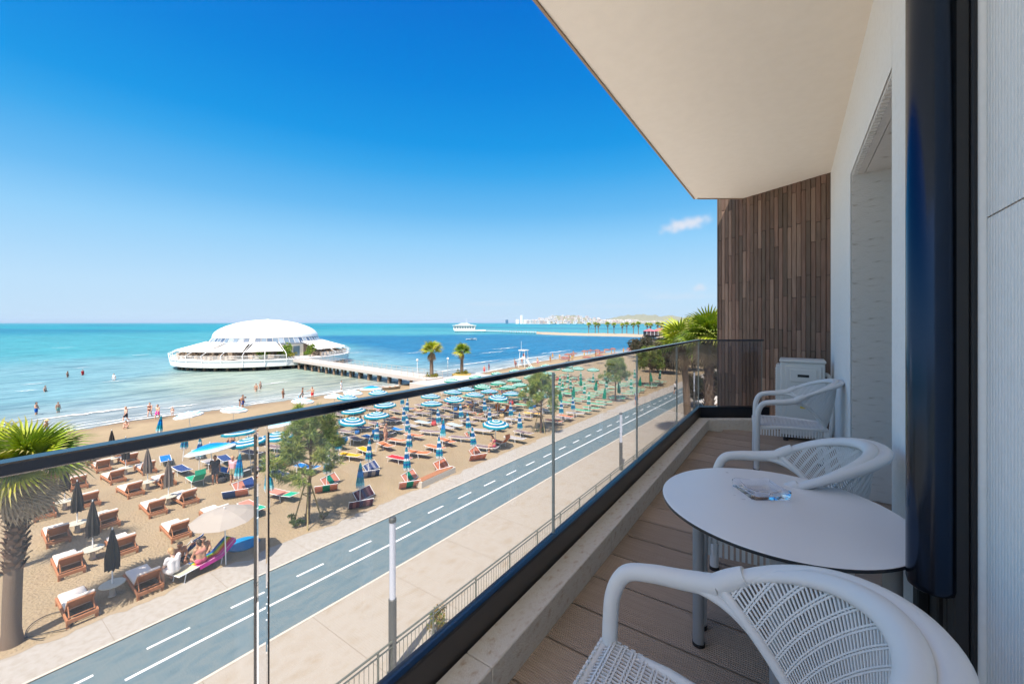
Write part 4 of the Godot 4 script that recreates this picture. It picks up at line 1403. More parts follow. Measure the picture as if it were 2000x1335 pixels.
# ---------------------------------------------------------------- street things
func street() -> void:
	# light columns
	var t := thing("lamp_column", "tall light column with white tube top, nearest of those on the pavement", "street lamp", Vector3(-9.40, 0, -7.6), 0.0, "light columns along the pavement")
	var st := sb()
	lathe(st, [Vector2(0.0, 0.0), Vector2(0.16, 0.0), Vector2(0.16, 0.03), Vector2(0.112, 0.035), Vector2(0.112, 2.14), Vector2(0.09, 2.16)], 20, Vector3.ZERO, true)
	part("post", done(st), M.lamp_dark, t)
	st = sb()
	lathe(st, [Vector2(0.088, 2.15), Vector2(0.088, 4.34), Vector2(0.0, 4.34)], 20, Vector3.ZERO, true)
	part("light_tube", done(st), M.lamp_white, t)
	st = sb()
	lathe(st, [Vector2(0.0, 4.33), Vector2(0.10, 4.33), Vector2(0.105, 4.36), Vector2(0.105, 4.43), Vector2(0.08, 4.47), Vector2(0.0, 4.48)], 20, Vector3.ZERO, true)
	part("cap", done(st), M.lamp_dark, t)
	dup(t, "light column with white tube top, second along the pavement", Vector3(-9.66, 0, -27.0), 0.0, "light columns along the pavement").scale.y = 0.87
	dup(t, "light column with white tube top, third along the pavement beside the walkers", Vector3(-9.30, 0, -50.0), 0.0, "light columns along the pavement")
	dup(t, "light column with white tube top, farthest along the pavement", Vector3(-8.6, 0, -74.0), 0.0, "light columns along the pavement")
	# fence of upright bars
	var f := thing("pavement_fence", "grey metal fence with thin upright bars along the pavement below the balcony", "fence", Vector3(-9.36, 0, -6.0), -0.022)
	for y in [[1.0, 0.05], [0.86, 0.03], [0.10, 0.03]]:
		st = sb()
		bev(st, Vector3(0, y[0], -14.0), Vector3(0.045, y[1], 46.0), 0.006)
		part("rail", done(st), M.fence, f)
	st = sb()
	bev(st, Vector3(0, 0.48, 0), Vector3(0.014, 0.76, 0.014), 0.002)
	var bar := done(st)
	st = sb()
	bev(st, Vector3(0, 0.50, 0), Vector3(0.05, 1.0, 0.05), 0.005)
	var post := done(st)
	var z := 3.0
	var k := 0
	while z > -26.0:
		part("fence_post" if k % 14 == 0 else "bar", post if k % 14 == 0 else bar, M.fence, f, Vector3(0, 0, z))
		z -= 0.145
		k += 1
	# bench
	var b := thing("long_bench", "long concrete bench with brown wooden seat slats on the beach pavement", "bench", Vector3(-18.72, 0.0, -18.6), 0.03)
	st = sb()
	bev(st, Vector3(0, 0.20, 0), Vector3(0.50, 0.40, 3.1), 0.012)
	part("base", done(st), M.concrete, b)
	for i in 4:
		st = sb()
		bev(st, Vector3(-0.19 + i * 0.125, 0.425, 0.12), Vector3(0.105, 0.045, 2.7), 0.006)
		part("seat_slat", done(st), M.teak, b)
	var cab := thing("white_kiosk", "small stall with white canopy seen low beside the big palm", "kiosk", Vector3(-5.0, 0, -37.6), 0.1)
	st = sb()
	lathe(st, [Vector2(0.0, 4.0), Vector2(1.9, 3.35), Vector2(1.9, 3.25)], 4, Vector3.ZERO, true)
	part("canopy", done(st), M.awning, cab)
	for q in [[-1, -1], [1, -1], [-1, 1], [1, 1]]:
		st = sb()
		tube(st, [Vector3(q[0], 0, q[1]), Vector3(q[0], 3.3, q[1])], 0.05, 8)
		part("post", done(st), M.white_paint, cab)
	st = sb()
	span(st, Vector3(-1.1, 0, -1.1), Vector3(1.1, 2.7, 1.1))
	part("counter", done(st), M.travertine, cab)
	st = sb()
	var ring := []
	for i in 25:
		var a := 0.4 + i / 24.0 * 5.4
		ring.append(Vector3(cos(a) * 0.75, 0.02, sin(a) * 0.55))
	ring.append(Vector3(-0.4, 0.02, 1.6))
	tube(st, ring, 0.014, 6)
	var hose := thing("garden_hose", "thin dark hose lying in a loop on the sand beside the left palm", "hose", on_sand(-20.2, -2.4) + Vector3(0, 0.01, 0))
	part("pipe", done(st), M.black_matte, hose)

# ---------------------------------------------------------------- beach furniture
func open_umbrella(radius: float, rim: float, bands: Array, ribs: int, valance: float) -> Node3D:
	# bands: colours from the top to the rim
	var t := thing("beach_umbrella", "umbrella", "beach umbrella")
	var st := sb()
	tube(st, [Vector3(0, -0.2, 0), Vector3(0, rim + radius * 0.34, 0)], 0.022, 8)
	part("pole", done(st), M.white_paint, t)
	st = sb()
	flat(st)
	var n := bands.size()
	var y := func(k: float) -> float: return rim + radius * 0.30 * (1.0 - pow(k, 1.7))
	for i in n:
		st.set_color(bands[i])
		for r in ribs:
			for h in 2:
				var a := TAU * (r + h * 0.5) / ribs
				var b := TAU * (r + h * 0.5 + 0.5) / ribs
				var dip := func(ang: float, k: float) -> Vector3:
					var mid := absf(sin(ang * ribs * 0.5))
					var rr := radius * k * (1.0 - 0.055 * mid * k)
					return Vector3(cos(ang) * rr, y.call(k) - 0.012 * mid * k, sin(ang) * rr)
				var k0 := float(i) / n
				var k1 := float(i + 1) / n
				quad(st, dip.call(a, k0), dip.call(b, k0), dip.call(b, k1), dip.call(a, k1))
				if i == n - 1 and valance > 0.0:
					var p: Vector3 = dip.call(a, 1.0)
					var q: Vector3 = dip.call(b, 1.0)
					quad(st, p, q, q - Vector3(0, valance * (0.7 + 0.3 * h), 0), p - Vector3(0, valance * (1.0 - 0.3 * h), 0))
	part("canopy", done(st), M.cloth, t)
	st = sb()
	for r in ribs:
		var a := TAU * r / ribs
		tube(st, [Vector3(0, rim - 0.15, 0), Vector3(cos(a) * radius * 0.55, rim + radius * 0.16, sin(a) * radius * 0.55)], 0.008, 4, false)
	part("struts", done(st), M.white_paint, t)
	st = sb()
	ball(st, Vector3(0, rim + radius * 0.35, 0), Vector3.ONE * 0.03)
	part("finial", done(st), M.white_paint, t)
	return t

func closed_umbrella(bands: Array, low: float, top: float, girth: float) -> Node3D:
	var t := thing("closed_umbrella", "umbrella", "beach umbrella")
	var st := sb()
	tube(st, [Vector3(0, -0.2, 0), Vector3(0, top + 0.08, 0)], 0.022, 8)
	part("pole", done(st), M.white_paint, t)
	st = sb()
	flat(st)
	var n := bands.size()
	var sides := 16
	for i in n:
		st.set_color(bands[i])
		for s in sides:
			var f := func(k: float, q: int) -> Vector3:
				var w := TAU * q / sides
				var fold := 1.0 if q % 2 == 0 else 0.62
				var r := girth * (0.12 + 0.88 * pow(k, 0.8)) * (fold if k > 0.05 else 1.0) * (1.0 - 0.25 * smoothstep(0.88, 1.0, k))
				return Vector3(cos(w) * r, lerpf(top, low + (0.05 if q % 2 else 0.0), k), sin(w) * r)
			var k0 := float(i) / n
			var k1 := float(i + 1) / n
			quad(st, f.call(k0, s), f.call(k0, s + 1), f.call(k1, s + 1), f.call(k1, s))
	part("folded_canopy", done(st), M.cloth, t)
	return t

func sunbed(fabric: Material, raised: bool) -> Node3D:
	# light tube-frame bed; head towards +x, feet to the sea
	var t := thing("sunbed", "sunbed", "sunbed")
	var st := sb()
	for s in [-0.30, 0.30]:
		tube(st, [Vector3(-1.0, 0.34, s), Vector3(0.30, 0.34, s)], 0.017, 6)
	for x in [-1.0, 0.30]:
		tube(st, [Vector3(x, 0.34, -0.30), Vector3(x, 0.34, 0.30)], 0.017, 6)
	part("frame", done(st), M.white_paint, t)
	for q in [[-0.78, -0.30], [-0.78, 0.30], [0.16, -0.30], [0.16, 0.30]]:
		st = sb()
		tube(st, [Vector3(q[0], 0.34, q[1]), Vector3(q[0] + (0.06 if q[0] > 0 else -0.06), -0.03, q[1])], 0.016, 6)
		part("leg", done(st), M.white_paint, t)
	st = sb()
	bev(st, Vector3(-0.35, 0.345, 0), Vector3(1.27, 0.022, 0.56), 0.005)
	part("seat_cloth", done(st), fabric, t)
	var back := Node3D.new()
	back.name = "backrest"
	t.add_child(back)
	back.position = Vector3(0.30, 0.35, 0)
	back.rotation.z = 0.80 if raised else 0.10
	st = sb()
	bev(st, Vector3(0.33, 0.012, 0), Vector3(0.64, 0.022, 0.56), 0.005)
	part("back_cloth", done(st), fabric, back)
	st = sb()
	for s in [-0.30, 0.30]:
		tube(st, [Vector3(0, 0, s), Vector3(0.67, 0, s)], 0.017, 6)
	tube(st, [Vector3(0.67, 0, -0.30), Vector3(0.67, 0, 0.30)], 0.017, 6)
	part("back_frame", done(st), M.white_paint, back)
	if raised:
		st = sb()
		bev(st, Vector3(0.76, 0.10, 0), Vector3(0.02, 0.30, 0.54), 0.005, Basis(Vector3.BACK, -0.6))
		part("sun_shade", done(st), fabric, back)
	return t

func folded_bed(stripes: Array) -> Node3D:
	# a folded sunbed stood on its long edge, leaning towards +z at the top
	var t := thing("folded_sunbed", "folded sunbed", "sunbed")
	var lean := Basis(Vector3.RIGHT, 0.72)
	var st := sb()
	for s in [-0.62, 0.62]:
		tube(st, [lean * Vector3(s, 0, 0), lean * Vector3(s, 0.66, 0)], 0.018, 6)
	for y in [0.02, 0.64]:
		tube(st, [lean * Vector3(-0.62, y, 0), lean * Vector3(0.62, y, 0)], 0.018, 6)
	part("frame", done(st), M.white_paint, t)
	st = sb()
	flat(st)
	var n := stripes.size()
	for i in n:
		st.set_color(stripes[i])
		for k in 2:
			box(st, lean * Vector3(lerpf(-0.60, 0.60, (i + 0.5) / n), 0.33, 0.02 + 0.06 * k), Vector3(1.2 / n, 0.62, 0.014), lean)
	part("cloth", done(st), M.cloth, t)
	return t

func lounger(raised: float) -> Node3D:
	# heavy wooden lounger; head end at the origin, feet towards -x
	var t := thing("wooden_lounger", "wooden lounger", "lounger")
	var st := sb()
	for s in [-0.36, 0.36]:
		bev(st, Vector3(-0.97, 0.19, s), Vector3(1.94, 0.11, 0.05), 0.006)
	for x in [-1.92, 0.0]:
		bev(st, Vector3(x, 0.17, 0), Vector3(0.05, 0.13, 0.77), 0.006)
	part("frame", done(st), M.teak, t)
	for q in [[-1.88, -0.34], [-1.88, 0.34], [-0.05, -0.34], [-0.05, 0.34]]:
		st = sb()
		bev(st, Vector3(q[0], 0.05, q[1]), Vector3(0.08, 0.22, 0.08), 0.006)
		part("leg", done(st), M.teak, t)
	for i in 9:
		st = sb()
		span(st, Vector3(-1.88 + i * 0.14, 0.232, -0.335), Vector3(-1.77 + i * 0.14, 0.254, 0.335))
		part("slat", done(st), M.teak, t)
	st = sb()
	bev(st, Vector3(-1.26, 0.305, 0), Vector3(1.28, 0.10, 0.66), 0.025)
	part("mattress", done(st), M.mattress, t)
	var back := Node3D.new()
	back.name = "backrest"
	t.add_child(back)
	back.position = Vector3(-0.62, 0.27, 0)
	back.rotation.z = raised
	st = sb()
	for s in [-0.32, 0.32]:
		bev(st, Vector3(0.33, -0.01, s), Vector3(0.68, 0.045, 0.045), 0.005)
	bev(st, Vector3(0.66, -0.01, 0), Vector3(0.045, 0.045, 0.68), 0.005)
	part("back_frame", done(st), M.teak, back)
	for i in 5:
		st = sb()
		span(st, Vector3(0.04 + i * 0.125, 0.0, -0.30), Vector3(0.145 + i * 0.125, 0.018, 0.30))
		part("slat", done(st), M.teak, back)
	st = sb()
	bev(st, Vector3(0.35, 0.07, 0), Vector3(0.68, 0.095, 0.66), 0.025)
	part("back_cushion", done(st), M.mattress, back)
	st = sb()
	for s in [-0.30, 0.30]:
		tube(st, [Vector3(-0.62 + 0.46 * cos(raised), 0.25 + 0.46 * sin(raised), s), Vector3(-0.10, 0.24, s)], 0.02, 6)
	tube(st, [Vector3(-0.12, 0.25, -0.33), Vector3(-0.12, 0.25, 0.33)], 0.02, 6)
	part("prop", done(st), M.teak, t)
	return t

func side_table() -> Node3D:
	var t := thing("umbrella_table", "table", "table")
	var st := sb()
	lathe(st, [Vector2(0.0, 0.0), Vector2(0.12, 0.0), Vector2(0.09, 0.06), Vector2(0.075, 0.42), Vector2(0.03, 0.43)], 14, Vector3.ZERO, true)
	part("stand", done(st), M.concrete, t)
	st = sb()
	lathe(st, [Vector2(0.03, 0.42), Vector2(0.36, 0.42), Vector2(0.37, 0.435), Vector2(0.36, 0.45), Vector2(0.03, 0.45)], 28, Vector3.ZERO, true)
	part("table_top", done(st), mat(0.52, 0.47, 0.36, 0.6), t)
	return t

var ORD := ["first", "second", "third", "fourth", "fifth", "sixth", "seventh", "eighth", "ninth", "tenth", "eleventh", "twelfth", "thirteenth", "fourteenth", "fifteenth", "sixteenth", "seventeenth", "eighteenth", "nineteenth", "twentieth"]

func stripes_of(a: Color, b: Color, n: int, seed_: int) -> Array:
	var out := []
	rng.seed = seed_
	for i in n:
		out.append(a if i % 2 == 0 else b)
	return out

func beach_things() -> void:
	var W := Color(0.60, 0.63, 0.63)
	var T := Color(0.015, 0.225, 0.30)
	var B := Color(0.01, 0.10, 0.27)
	var G := Color(0.0, 0.22, 0.145)
	var U := Color(0.0, 0.19, 0.50)
	# --- umbrellas: one of each kind, then copies
	var kinds := {
		"blue open": open_umbrella(1.08, 2.0, [T, T, W, T * 0.9, T, W, B.lerp(T, 0.5), B.lerp(T, 0.4), W, T], 10, 0.13),
		"green open": open_umbrella(1.08, 2.0, [G, G, W, G, G, W, G, G, W, G], 10, 0.13),
		"plain open": open_umbrella(1.35, 2.0, [U, U, U * 1.2, U * 1.2, Color(0.02, 0.34, 0.58), Color(0.3, 0.55, 0.66), W], 10, 0.05),
		"pale open": open_umbrella(1.1, 2.0, [W, Color(0.25, 0.48, 0.60), W, W, Color(0.25, 0.48, 0.60), W], 10, 0.12),
		"blue closed": closed_umbrella([B, T, W, B, B, W, T, B, T, W], 0.85, 2.28, 0.27),
		"teal closed": closed_umbrella([T, T, B, U, U * 0.9, T, T, Color(0.2, 0.5, 0.55), W], 0.85, 2.28, 0.27),
		"green closed": closed_umbrella([G, G, W, G, G, G, W, G, T], 0.85, 2.28, 0.25),
		"deep green closed": closed_umbrella([G * 0.7, G * 0.7, G, G, G * 0.8, G], 0.85, 2.28, 0.27),
		"grey closed": closed_umbrella([Color(0.16, 0.135, 0.115), Color(0.15, 0.125, 0.11), Color(0.165, 0.14, 0.12)], 0.95, 2.42, 0.29),
		"dark closed": closed_umbrella([Color(0.045, 0.04, 0.04), Color(0.05, 0.045, 0.042), Color(0.04, 0.036, 0.036)], 0.95, 2.42, 0.29),
		"grey open": open_umbrella(1.2, 2.0, [Color(0.36, 0.32, 0.28), Color(0.37, 0.33, 0.29), Color(0.36, 0.32, 0.28)], 8, 0.0),
		"brown open": open_umbrella(1.25, 2.0, [Color(0.19, 0.105, 0.10), Color(0.20, 0.11, 0.105), Color(0.19, 0.105, 0.10)], 8, 0.0),
		"red open": open_umbrella(1.1, 2.0, [Color(0.24, 0.10, 0.08), Color(0.27, 0.14, 0.11), Color(0.24, 0.10, 0.08)], 8, 0.1),
	}
	# --- beds: one of each colour
	var cols := {"orange": [0.50, 0.16, 0.07], "red": [0.5, 0.03, 0.04], "yellow": [0.62, 0.33, 0.02], "blue": [0.01, 0.15, 0.42], "navy": [0.03, 0.06, 0.18], "green": [0.02, 0.32, 0.18], "pale grey": [0.33, 0.31, 0.31], "mauve": [0.20, 0.145, 0.15], "pale blue": [0.35, 0.45, 0.55]}
	var beds := {}
	for c in cols:
		var m := mat(cols[c][0], cols[c][1], cols[c][2], 0.85, 0.0, 0.2)
		beds[c] = sunbed(m, false)
		if c in ["blue", "green", "mauve", "orange"]:
			beds[c + " raised"] = sunbed(m, true)
	beds["green and pink"] = sunbed(mat(0.55, 0.20, 0.15, 0.85, 0.0, 0.2), false)
	(beds["green and pink"].get_node("backrest/back_cloth") as MeshInstance3D).material_override = mat(0.02, 0.34, 0.20, 0.85, 0.0, 0.2)
	var P := Color(0.55, 0.22, 0.16)
	var O := Color(0.50, 0.15, 0.07)
	var K := Color(0.10, 0.03, 0.05)
	var folded := {
		"maroon striped folded": folded_bed([K, Color(0.3, 0.12, 0.12), K, Color(0.03, 0.03, 0.10), K, Color(0.32, 0.14, 0.14), K]),
		"pink and green folded": folded_bed([P, P * 1.1, G, G, P, P]),
		"orange striped folded": folded_bed([O, P, O, O, P, O]),
		"navy striped folded": folded_bed([Color(0.05, 0.08, 0.2), Color(0.3, 0.3, 0.36), Color(0.05, 0.08, 0.2), Color(0.3, 0.3, 0.36), Color(0.05, 0.08, 0.2)]),
		"navy and pink folded": folded_bed([Color(0.03, 0.07, 0.22), Color(0.03, 0.07, 0.22), P, P]),
	}
	# --- the regular rows: [z, kind, beds]; each row is a line parallel to the path
	var X0 := func(z: float) -> float: return -19.9 - 0.034 * (z + 12.0)
	var rows := [
		[0.0, [[-13.8, "teal closed", "maroon striped folded"], [-17.1, "blue closed", "pink and green folded"], [-19.8, "blue closed", "orange striped folded"], [-23.3, "blue closed", "orange striped folded"], [-25.7, "blue open", "mauve,orange raised"], [-29.2, "blue closed", "pale grey,mauve"], [-36.2, "blue closed", "orange,mauve"], [-38.8, "blue closed", "orange,pale grey"], [-42.3, "green closed", "green,green"], [-46.4, "deep green closed", "green,green"], [-51.4, "deep green closed", "green,green"], [-55.6, "green closed", "green,green"], [-58.9, "deep green closed", "green,green"], [-64.4, "deep green closed", "green,green"], [-68.2, "green closed", "green,green"]]],
		[-3.5, [[-10.7, "teal closed", "green and pink,green and pink"], [-13.9, "blue closed", "pink and green folded"], [-16.8, "blue closed", "navy striped folded"], [-20.2, "blue closed", "red,orange"], [-23.5, "teal closed", "orange,orange"], [-26.7, "blue closed", "mauve,pink and green folded"], [-29.4, "blue closed", "pale grey,mauve"], [-32.7, "blue closed", "mauve,pale grey"], [-36.1, "blue closed", "mauve,yellow"], [-38.4, "blue open", "mauve,pale grey"], [-42.4, "deep green closed", "green,mauve"], [-45.3, "deep green closed", "green,green"], [-48.3, "green closed", "green,green"], [-51.6, "deep green closed", "green,green"], [-55.1, "green closed", "green,green"], [-59.9, "deep green closed", "green,green"], [-63.2, "green closed", "green,green"], [-66.9, "green closed", "green,green"]]],
		[-6.95, [[-10.5, "teal closed", "navy and pink folded"], [-13.9, "teal closed", "navy,blue"], [-16.9, "blue closed", "orange,yellow"], [-19.9, "blue closed", "yellow,orange"], [-23.1, "blue closed", "orange,orange"], [-26.6, "blue closed", "mauve,pale grey"], [-29.5, "blue closed", "pale blue,mauve"], [-33.0, "blue closed", "mauve,pale grey"], [-34.9, "blue open", "mauve,orange raised"], [-37.4, "blue open", "blue,mauve"], [-41.0, "green open", "green,mauve"], [-48.8, "green closed", "green,green"], [-51.3, "green closed", "green,green"], [-54.3, "deep green closed", "green,green"], [-58.3, "green closed", "green,green"], [-62.8, "green closed", "green,green"], [-66.0, "green closed", "green,green"]]],
		[-10.0, [[-10.4, "plain open", "green raised,blue"], [-12.5, "blue open", "pale grey,pale blue"], [-14.1, "blue open", "mauve,navy"], [-19.7, "blue open", "blue raised,mauve"], [-22.2, "blue open", "blue raised,mauve"], [-25.2, "blue closed", "blue,pale grey"], [-28.4, "blue open", "pale blue,mauve"], [-31.5, "blue open", "mauve,navy"], [-34.6, "blue open", "mauve,mauve"], [-37.3, "blue open", "navy,mauve"], [-40.9, "green open", "green,mauve"], [-43.5, "green open", "green,green"], [-49.1, "green closed", "green,green"], [-53.4, "green closed", "green,green"], [-55.9, "green closed", "green,green"], [-60.2, "green closed", "green,green"], [-64.9, "green open", "green,green"]]],
		[-13.2, [[-10.6, "blue closed", "navy,pale grey"], [-13.0, "blue open", "navy,mauve"], [-16.4, "plain open", "mauve,mauve"], [-19.4, "blue closed", "blue,mauve"], [-22.2, "blue open", "mauve,navy"], [-25.5, "blue open", "mauve,mauve"], [-28.0, "blue closed", "orange,mauve"], [-31.2, "blue open", "mauve,navy"], [-34.5, "blue open", "mauve,mauve"], [-36.9, "blue open", "mauve,blue"], [-39.8, "green open", "mauve,green"], [-43.2, "green open", "green,mauve"], [-46.6, "green open", "green,green"], [-51.0, "green open", "green,green"], [-55.8, "green open", "green,green"], [-61.8, "green open", "green,green"], [-65.6, "green open", "green,green"]]],
		[-16.6, [[-10.7, "blue closed", "blue,pale blue"], [-15.0, "blue closed", "blue,navy"], [-23.0, "blue open", "mauve,blue"], [-27.0, "blue open", "mauve,mauve"], [-30.4, "blue closed", "mauve,navy"], [-34.0, "blue open", "mauve,mauve"], [-38.0, "blue open", "mauve,mauve"], [-41.6, "green open", "green,mauve"], [-45.0, "green open", "mauve,green"], [-49.0, "green open", "green,green"], [-53.5, "green open", "green,green"], [-58.5, "green open", "green,green"], [-63.5, "green open", "green,green"], [-68.0, "green open", "green,green"]]],
		[-20.4, [[-26.0, "blue open", "mauve,blue"], [-30.0, "blue open", "mauve,mauve"], [-42.0, "green open", "mauve,green"], [-47.0, "green open", "green,green"], [-52.0, "green open", "green,green"], [-57.0, "green open", "green,green"], [-62.0, "green open", "green,green"], [-67.0, "green open", "green,green"]]],
	]
	var first := {}
	var bags := []
	for c in [[0.02, 0.12, 0.35], [0.45, 0.05, 0.05], [0.42, 0.30, 0.14], [0.03, 0.03, 0.035]]:
		var t := thing("beach_bag", "bag", "bag")
		var s2 := sb()
		soft(s2)
		lathe(s2, [Vector2(0.0, 0.0), Vector2(0.20, 0.0), Vector2(0.23, 0.06), Vector2(0.21, 0.26), Vector2(0.17, 0.30), Vector2(0.15, 0.27), Vector2(0.0, 0.24)], 12)
		part("body", done(s2), mat(c[0], c[1], c[2], 0.85), t)
		s2 = sb()
		for q in [-0.08, 0.08]:
			tube(s2, smooth_path([Vector3(-0.12, 0.27, q), Vector3(-0.08, 0.42, q), Vector3(0.08, 0.42, q), Vector3(0.12, 0.27, q)], 4), 0.012, 5)
		part("handle", done(s2), mat(c[0] * 0.7, c[1] * 0.7, c[2] * 0.7, 0.85), t)
		bags.append(t)
	var li := 0
	for row in rows:
		var n := 0
		for e in row[1]:
			var z: float = e[0]
			var x: float = X0.call(z) + row[0]
			var kind: String = e[1]
			var at := on_sand(x, z)
			var state := "open" if kind.ends_with("open") else "closed"
			var color := "green striped" if kind.begins_with("green") else ("dark green" if kind.begins_with("deep") else ("plain blue" if kind == "plain open" else ("teal and blue" if kind.begins_with("teal") else "blue and white striped")))
			var label := "%s %s umbrella, %s from the left, %s line from the pavement" % [state, color, ORD[n], ORD[li]]
			rng.seed = int(1000 - z * 10) + li
			var src: Node3D = kinds[kind]
			var u: Node3D
			if first.has(kind):
				u = dup(src, label, at, rng.randf() * TAU)
			else:
				first[kind] = true
				u = src
				u.position = at
			tag(u, label, "beach umbrella", "umbrellas in lines on the beach")
			u.rotation = Vector3(rng.randf_range(-0.09, 0.09), rng.randf() * TAU, rng.randf_range(-0.09, 0.09))
			if kind.begins_with("plain"):
				u.rotation = Vector3(0.05, 0, 0.16)
			var bl: PackedStringArray = String(e[2]).split(",")
			if bl.size() == 1 and bl[0].ends_with("folded"):
				bl = PackedStringArray([bl[0], bl[0]])
			for s in bl.size():
				var b := bl[s]
				var side := "near" if s == 0 else "far"
				var blabel := "%s sunbed on the %s side of the %s umbrella in the %s line" % [b, side, ORD[n], ORD[li]]
				var bat := on_sand(x - 0.15 + rng.randf_range(-0.3, 0.3), z + (0.85 if s == 0 else -0.85) + rng.randf_range(-0.1, 0.1))
				var turn := rng.randf_range(-0.25, 0.25)
				var bs: Node3D
				if b.ends_with("folded"):
					bs = folded[b]
					bat = on_sand(x + 0.42 if s == 0 else x - 0.15, z + (0.25 if s == 0 else -0.55))
					turn = (1.15 if s == 0 else -1.3) + rng.randf_range(-0.15, 0.15)
					blabel = "%s sunbed leaning %s the %s umbrella in the %s line" % [b, "before" if s == 0 else "behind", ORD[n], ORD[li]]
				else:
					bs = beds[b]
				var bed: Node3D
				if first.has(b):
					bed = dup(bs, blabel, bat, turn)
				else:
					first[b] = true
					bed = bs
					bed.position = bat
					bed.rotation.y = turn
				tag(bed, blabel, "sunbed", "sunbeds set out under the umbrellas")
			if state == "open" and li > 0 and n % 2 == 0:
				var bag := dup(bags[(n + li) % 4], "%s beach bag on the sand by the %s umbrella in the %s line" % [["blue", "red", "straw", "black"][(n + li) % 4], ORD[n], ORD[li]], on_sand(x + rng.randf_range(0.3, 0.8), z + rng.randf_range(-0.3, 0.3)), rng.randf() * TAU, "bags left by the umbrellas")
				bag.scale = Vector3.ONE * rng.randf_range(0.9, 1.3)
			n += 1
		li += 1
	for b in bags:
		b.free()
	# odd umbrellas nearer the water and the far, rust-red ones along the shore
	var odd := [["pale open", -43.9, -13.5, "pale striped open umbrella by the water, left of the orange-clad bather"], ["pale open", -43.3, -16.4, "pale striped open umbrella by the water below the pair at the shore"], ["pale open", -42.2, -22.3, "pale striped open umbrella by the water above the staked pine"], ["pale open", -41.6, -25.6, "pale striped open umbrella by the water near the man in red shorts"], ["pale open", -42.5, -28.4, "white and blue open umbrella by the water just above the hand rail"], ["plain open", -42.7, -31.3, "teal and white open umbrella by the water in front of the beached boat"], ["brown open", -41.5, -4.3, "brown open umbrella low over the sand beside the left palm crown"], ["teal closed", -44.5, -11.3, "teal striped umbrella poking above the hand rail under the two bathers"], ["grey open", -19.3, -7.1, "large open grey umbrella over the people on the rainbow sunbed"]]
	for o in odd:
		var u: Node3D
		var at := on_sand(o[1], o[2])
		if first.has(o[0]):
			u = dup(kinds[o[0]], o[3], at)
		else:
			first[o[0]] = true
			u = kinds[o[0]]
			u.position = at
		tag(u, o[3], "beach umbrella", "umbrellas standing apart")
		u.rotation = Vector3(0.04, rng.randf() * 6.0, 0.10)
		if o[0] == "grey open":
			u.rotation = Vector3(0.04, 0.3, -0.02)
	rng.seed = 99
	for i in 26:
		var z := lerpf(-84.0, -150.0, i / 25.0) + rng.randf_range(-2, 2)
		var x := along(SHORE, z) + rng.randf_range(7.0, 24.0)
		var kd := "red open" if i % 3 else "brown open"
		var label := "distant %s umbrella near the shore beyond the green ones, %s along" % ["rust brown" if i % 3 else "brown", ORD[i] if i < 20 else "one of the last"]
		var u: Node3D
		if first.has(kd):
			u = dup(kinds[kd], label, on_sand(x, z))
		else:
			first[kd] = true
			u = kinds[kd]
			u.position = on_sand(x, z)
		tag(u, label, "beach umbrella", "distant brown umbrellas" if i < 20 else "last distant umbrellas down the shore")
	# --- wooden loungers with grey umbrellas and tables
	var lo := lounger(0.82)
	var spots := [[-19.6, -3.03, "wooden lounger nearest the pavement left of the front dark umbrella"], [-19.45, -4.75, "wooden lounger nearest the pavement right of the front dark umbrella"], [-23.38, -3.32, "wooden lounger second row, straight behind the front left one"], [-23.5, -4.95, "wooden lounger second row, right of the second dark umbrella"], [-27.2, -3.46, "wooden lounger third row, left of the third dark umbrella"], [-27.3, -5.15, "wooden lounger third row, right of the second dark umbrella top"], [-31.2, -3.5, "wooden lounger fourth row, right of the palm trunk"], [-31.2, -5.15, "wooden lounger fourth row, behind the third dark umbrella"], [-35.0, -3.6, "wooden lounger fifth row, under the hanging palm frond"], [-35.2, -5.3, "wooden lounger fifth row, right of the hanging palm frond"], [-23.15, -6.75, "wooden lounger beside the open grey umbrella, white towel by it"], [-23.4, -8.5, "wooden lounger half hidden behind the open grey umbrella"], [-27.0, -6.9, "wooden lounger in front of the nearest grey closed umbrella"], [-27.16, -8.35, "wooden lounger with pale towel right of the nearest grey closed umbrella"], [-31.05, -6.95, "wooden lounger left of the middle grey umbrella, nearer row"], [-31.3, -8.5, "wooden lounger behind the nearest grey closed umbrella"], [-34.6, -6.9, "wooden lounger flat beyond the middle grey closed umbrella"], [-35.0, -8.5, "wooden lounger behind the middle grey closed umbrella"], [-38.2, -6.9, "wooden lounger second from the hand rail on the right block"], [-38.4, -8.4, "wooden lounger behind the small brown closed umbrella"], [-41.0, -6.9, "wooden lounger just below the hand rail, left one"], [-41.3, -8.5, "wooden lounger just below the hand rail with two sitters"], [-19.7, -0.2, "wooden lounger cut off by the left edge behind the palm trunk"], [-39.0, -4.9, "wooden lounger under the palm crown close to the rail"]]
	for i in spots.size():
		var s = spots[i]
		var o: Node3D = lo if i == 0 else dup(lo, s[2], Vector3.ZERO)
		tag(o, s[2], "lounger", "wooden loungers on the left of the beach")
		o.position = on_sand(s[0], s[1])
		rng.seed = 300 + i
		o.rotation.y = rng.randf_range(-0.07, 0.07)
	var tb := side_table()
	var us := [[-20.55, -3.93, "dark closed", "front dark closed umbrella between the two nearest loungers"], [-24.46, -4.07, "dark closed", "second dark closed umbrella from the pavement on the left block"], [-28.19, -4.17, "dark closed", "third dark closed umbrella from the pavement on the left block"], [-32.2, -4.3, "dark closed", "fourth dark closed umbrella, top hidden by a palm frond"], [-28.35, -7.67, "grey closed", "nearest grey closed umbrella, left of the open grey one"], [-32.0, -7.66, "grey closed", "middle grey closed umbrella among the wooden loungers"], [-36.4, -7.6, "dark closed", "small brown closed umbrella just below the hand rail"], [-39.9, -7.6, "dark closed", "dark umbrella tip at the hand rail"]]
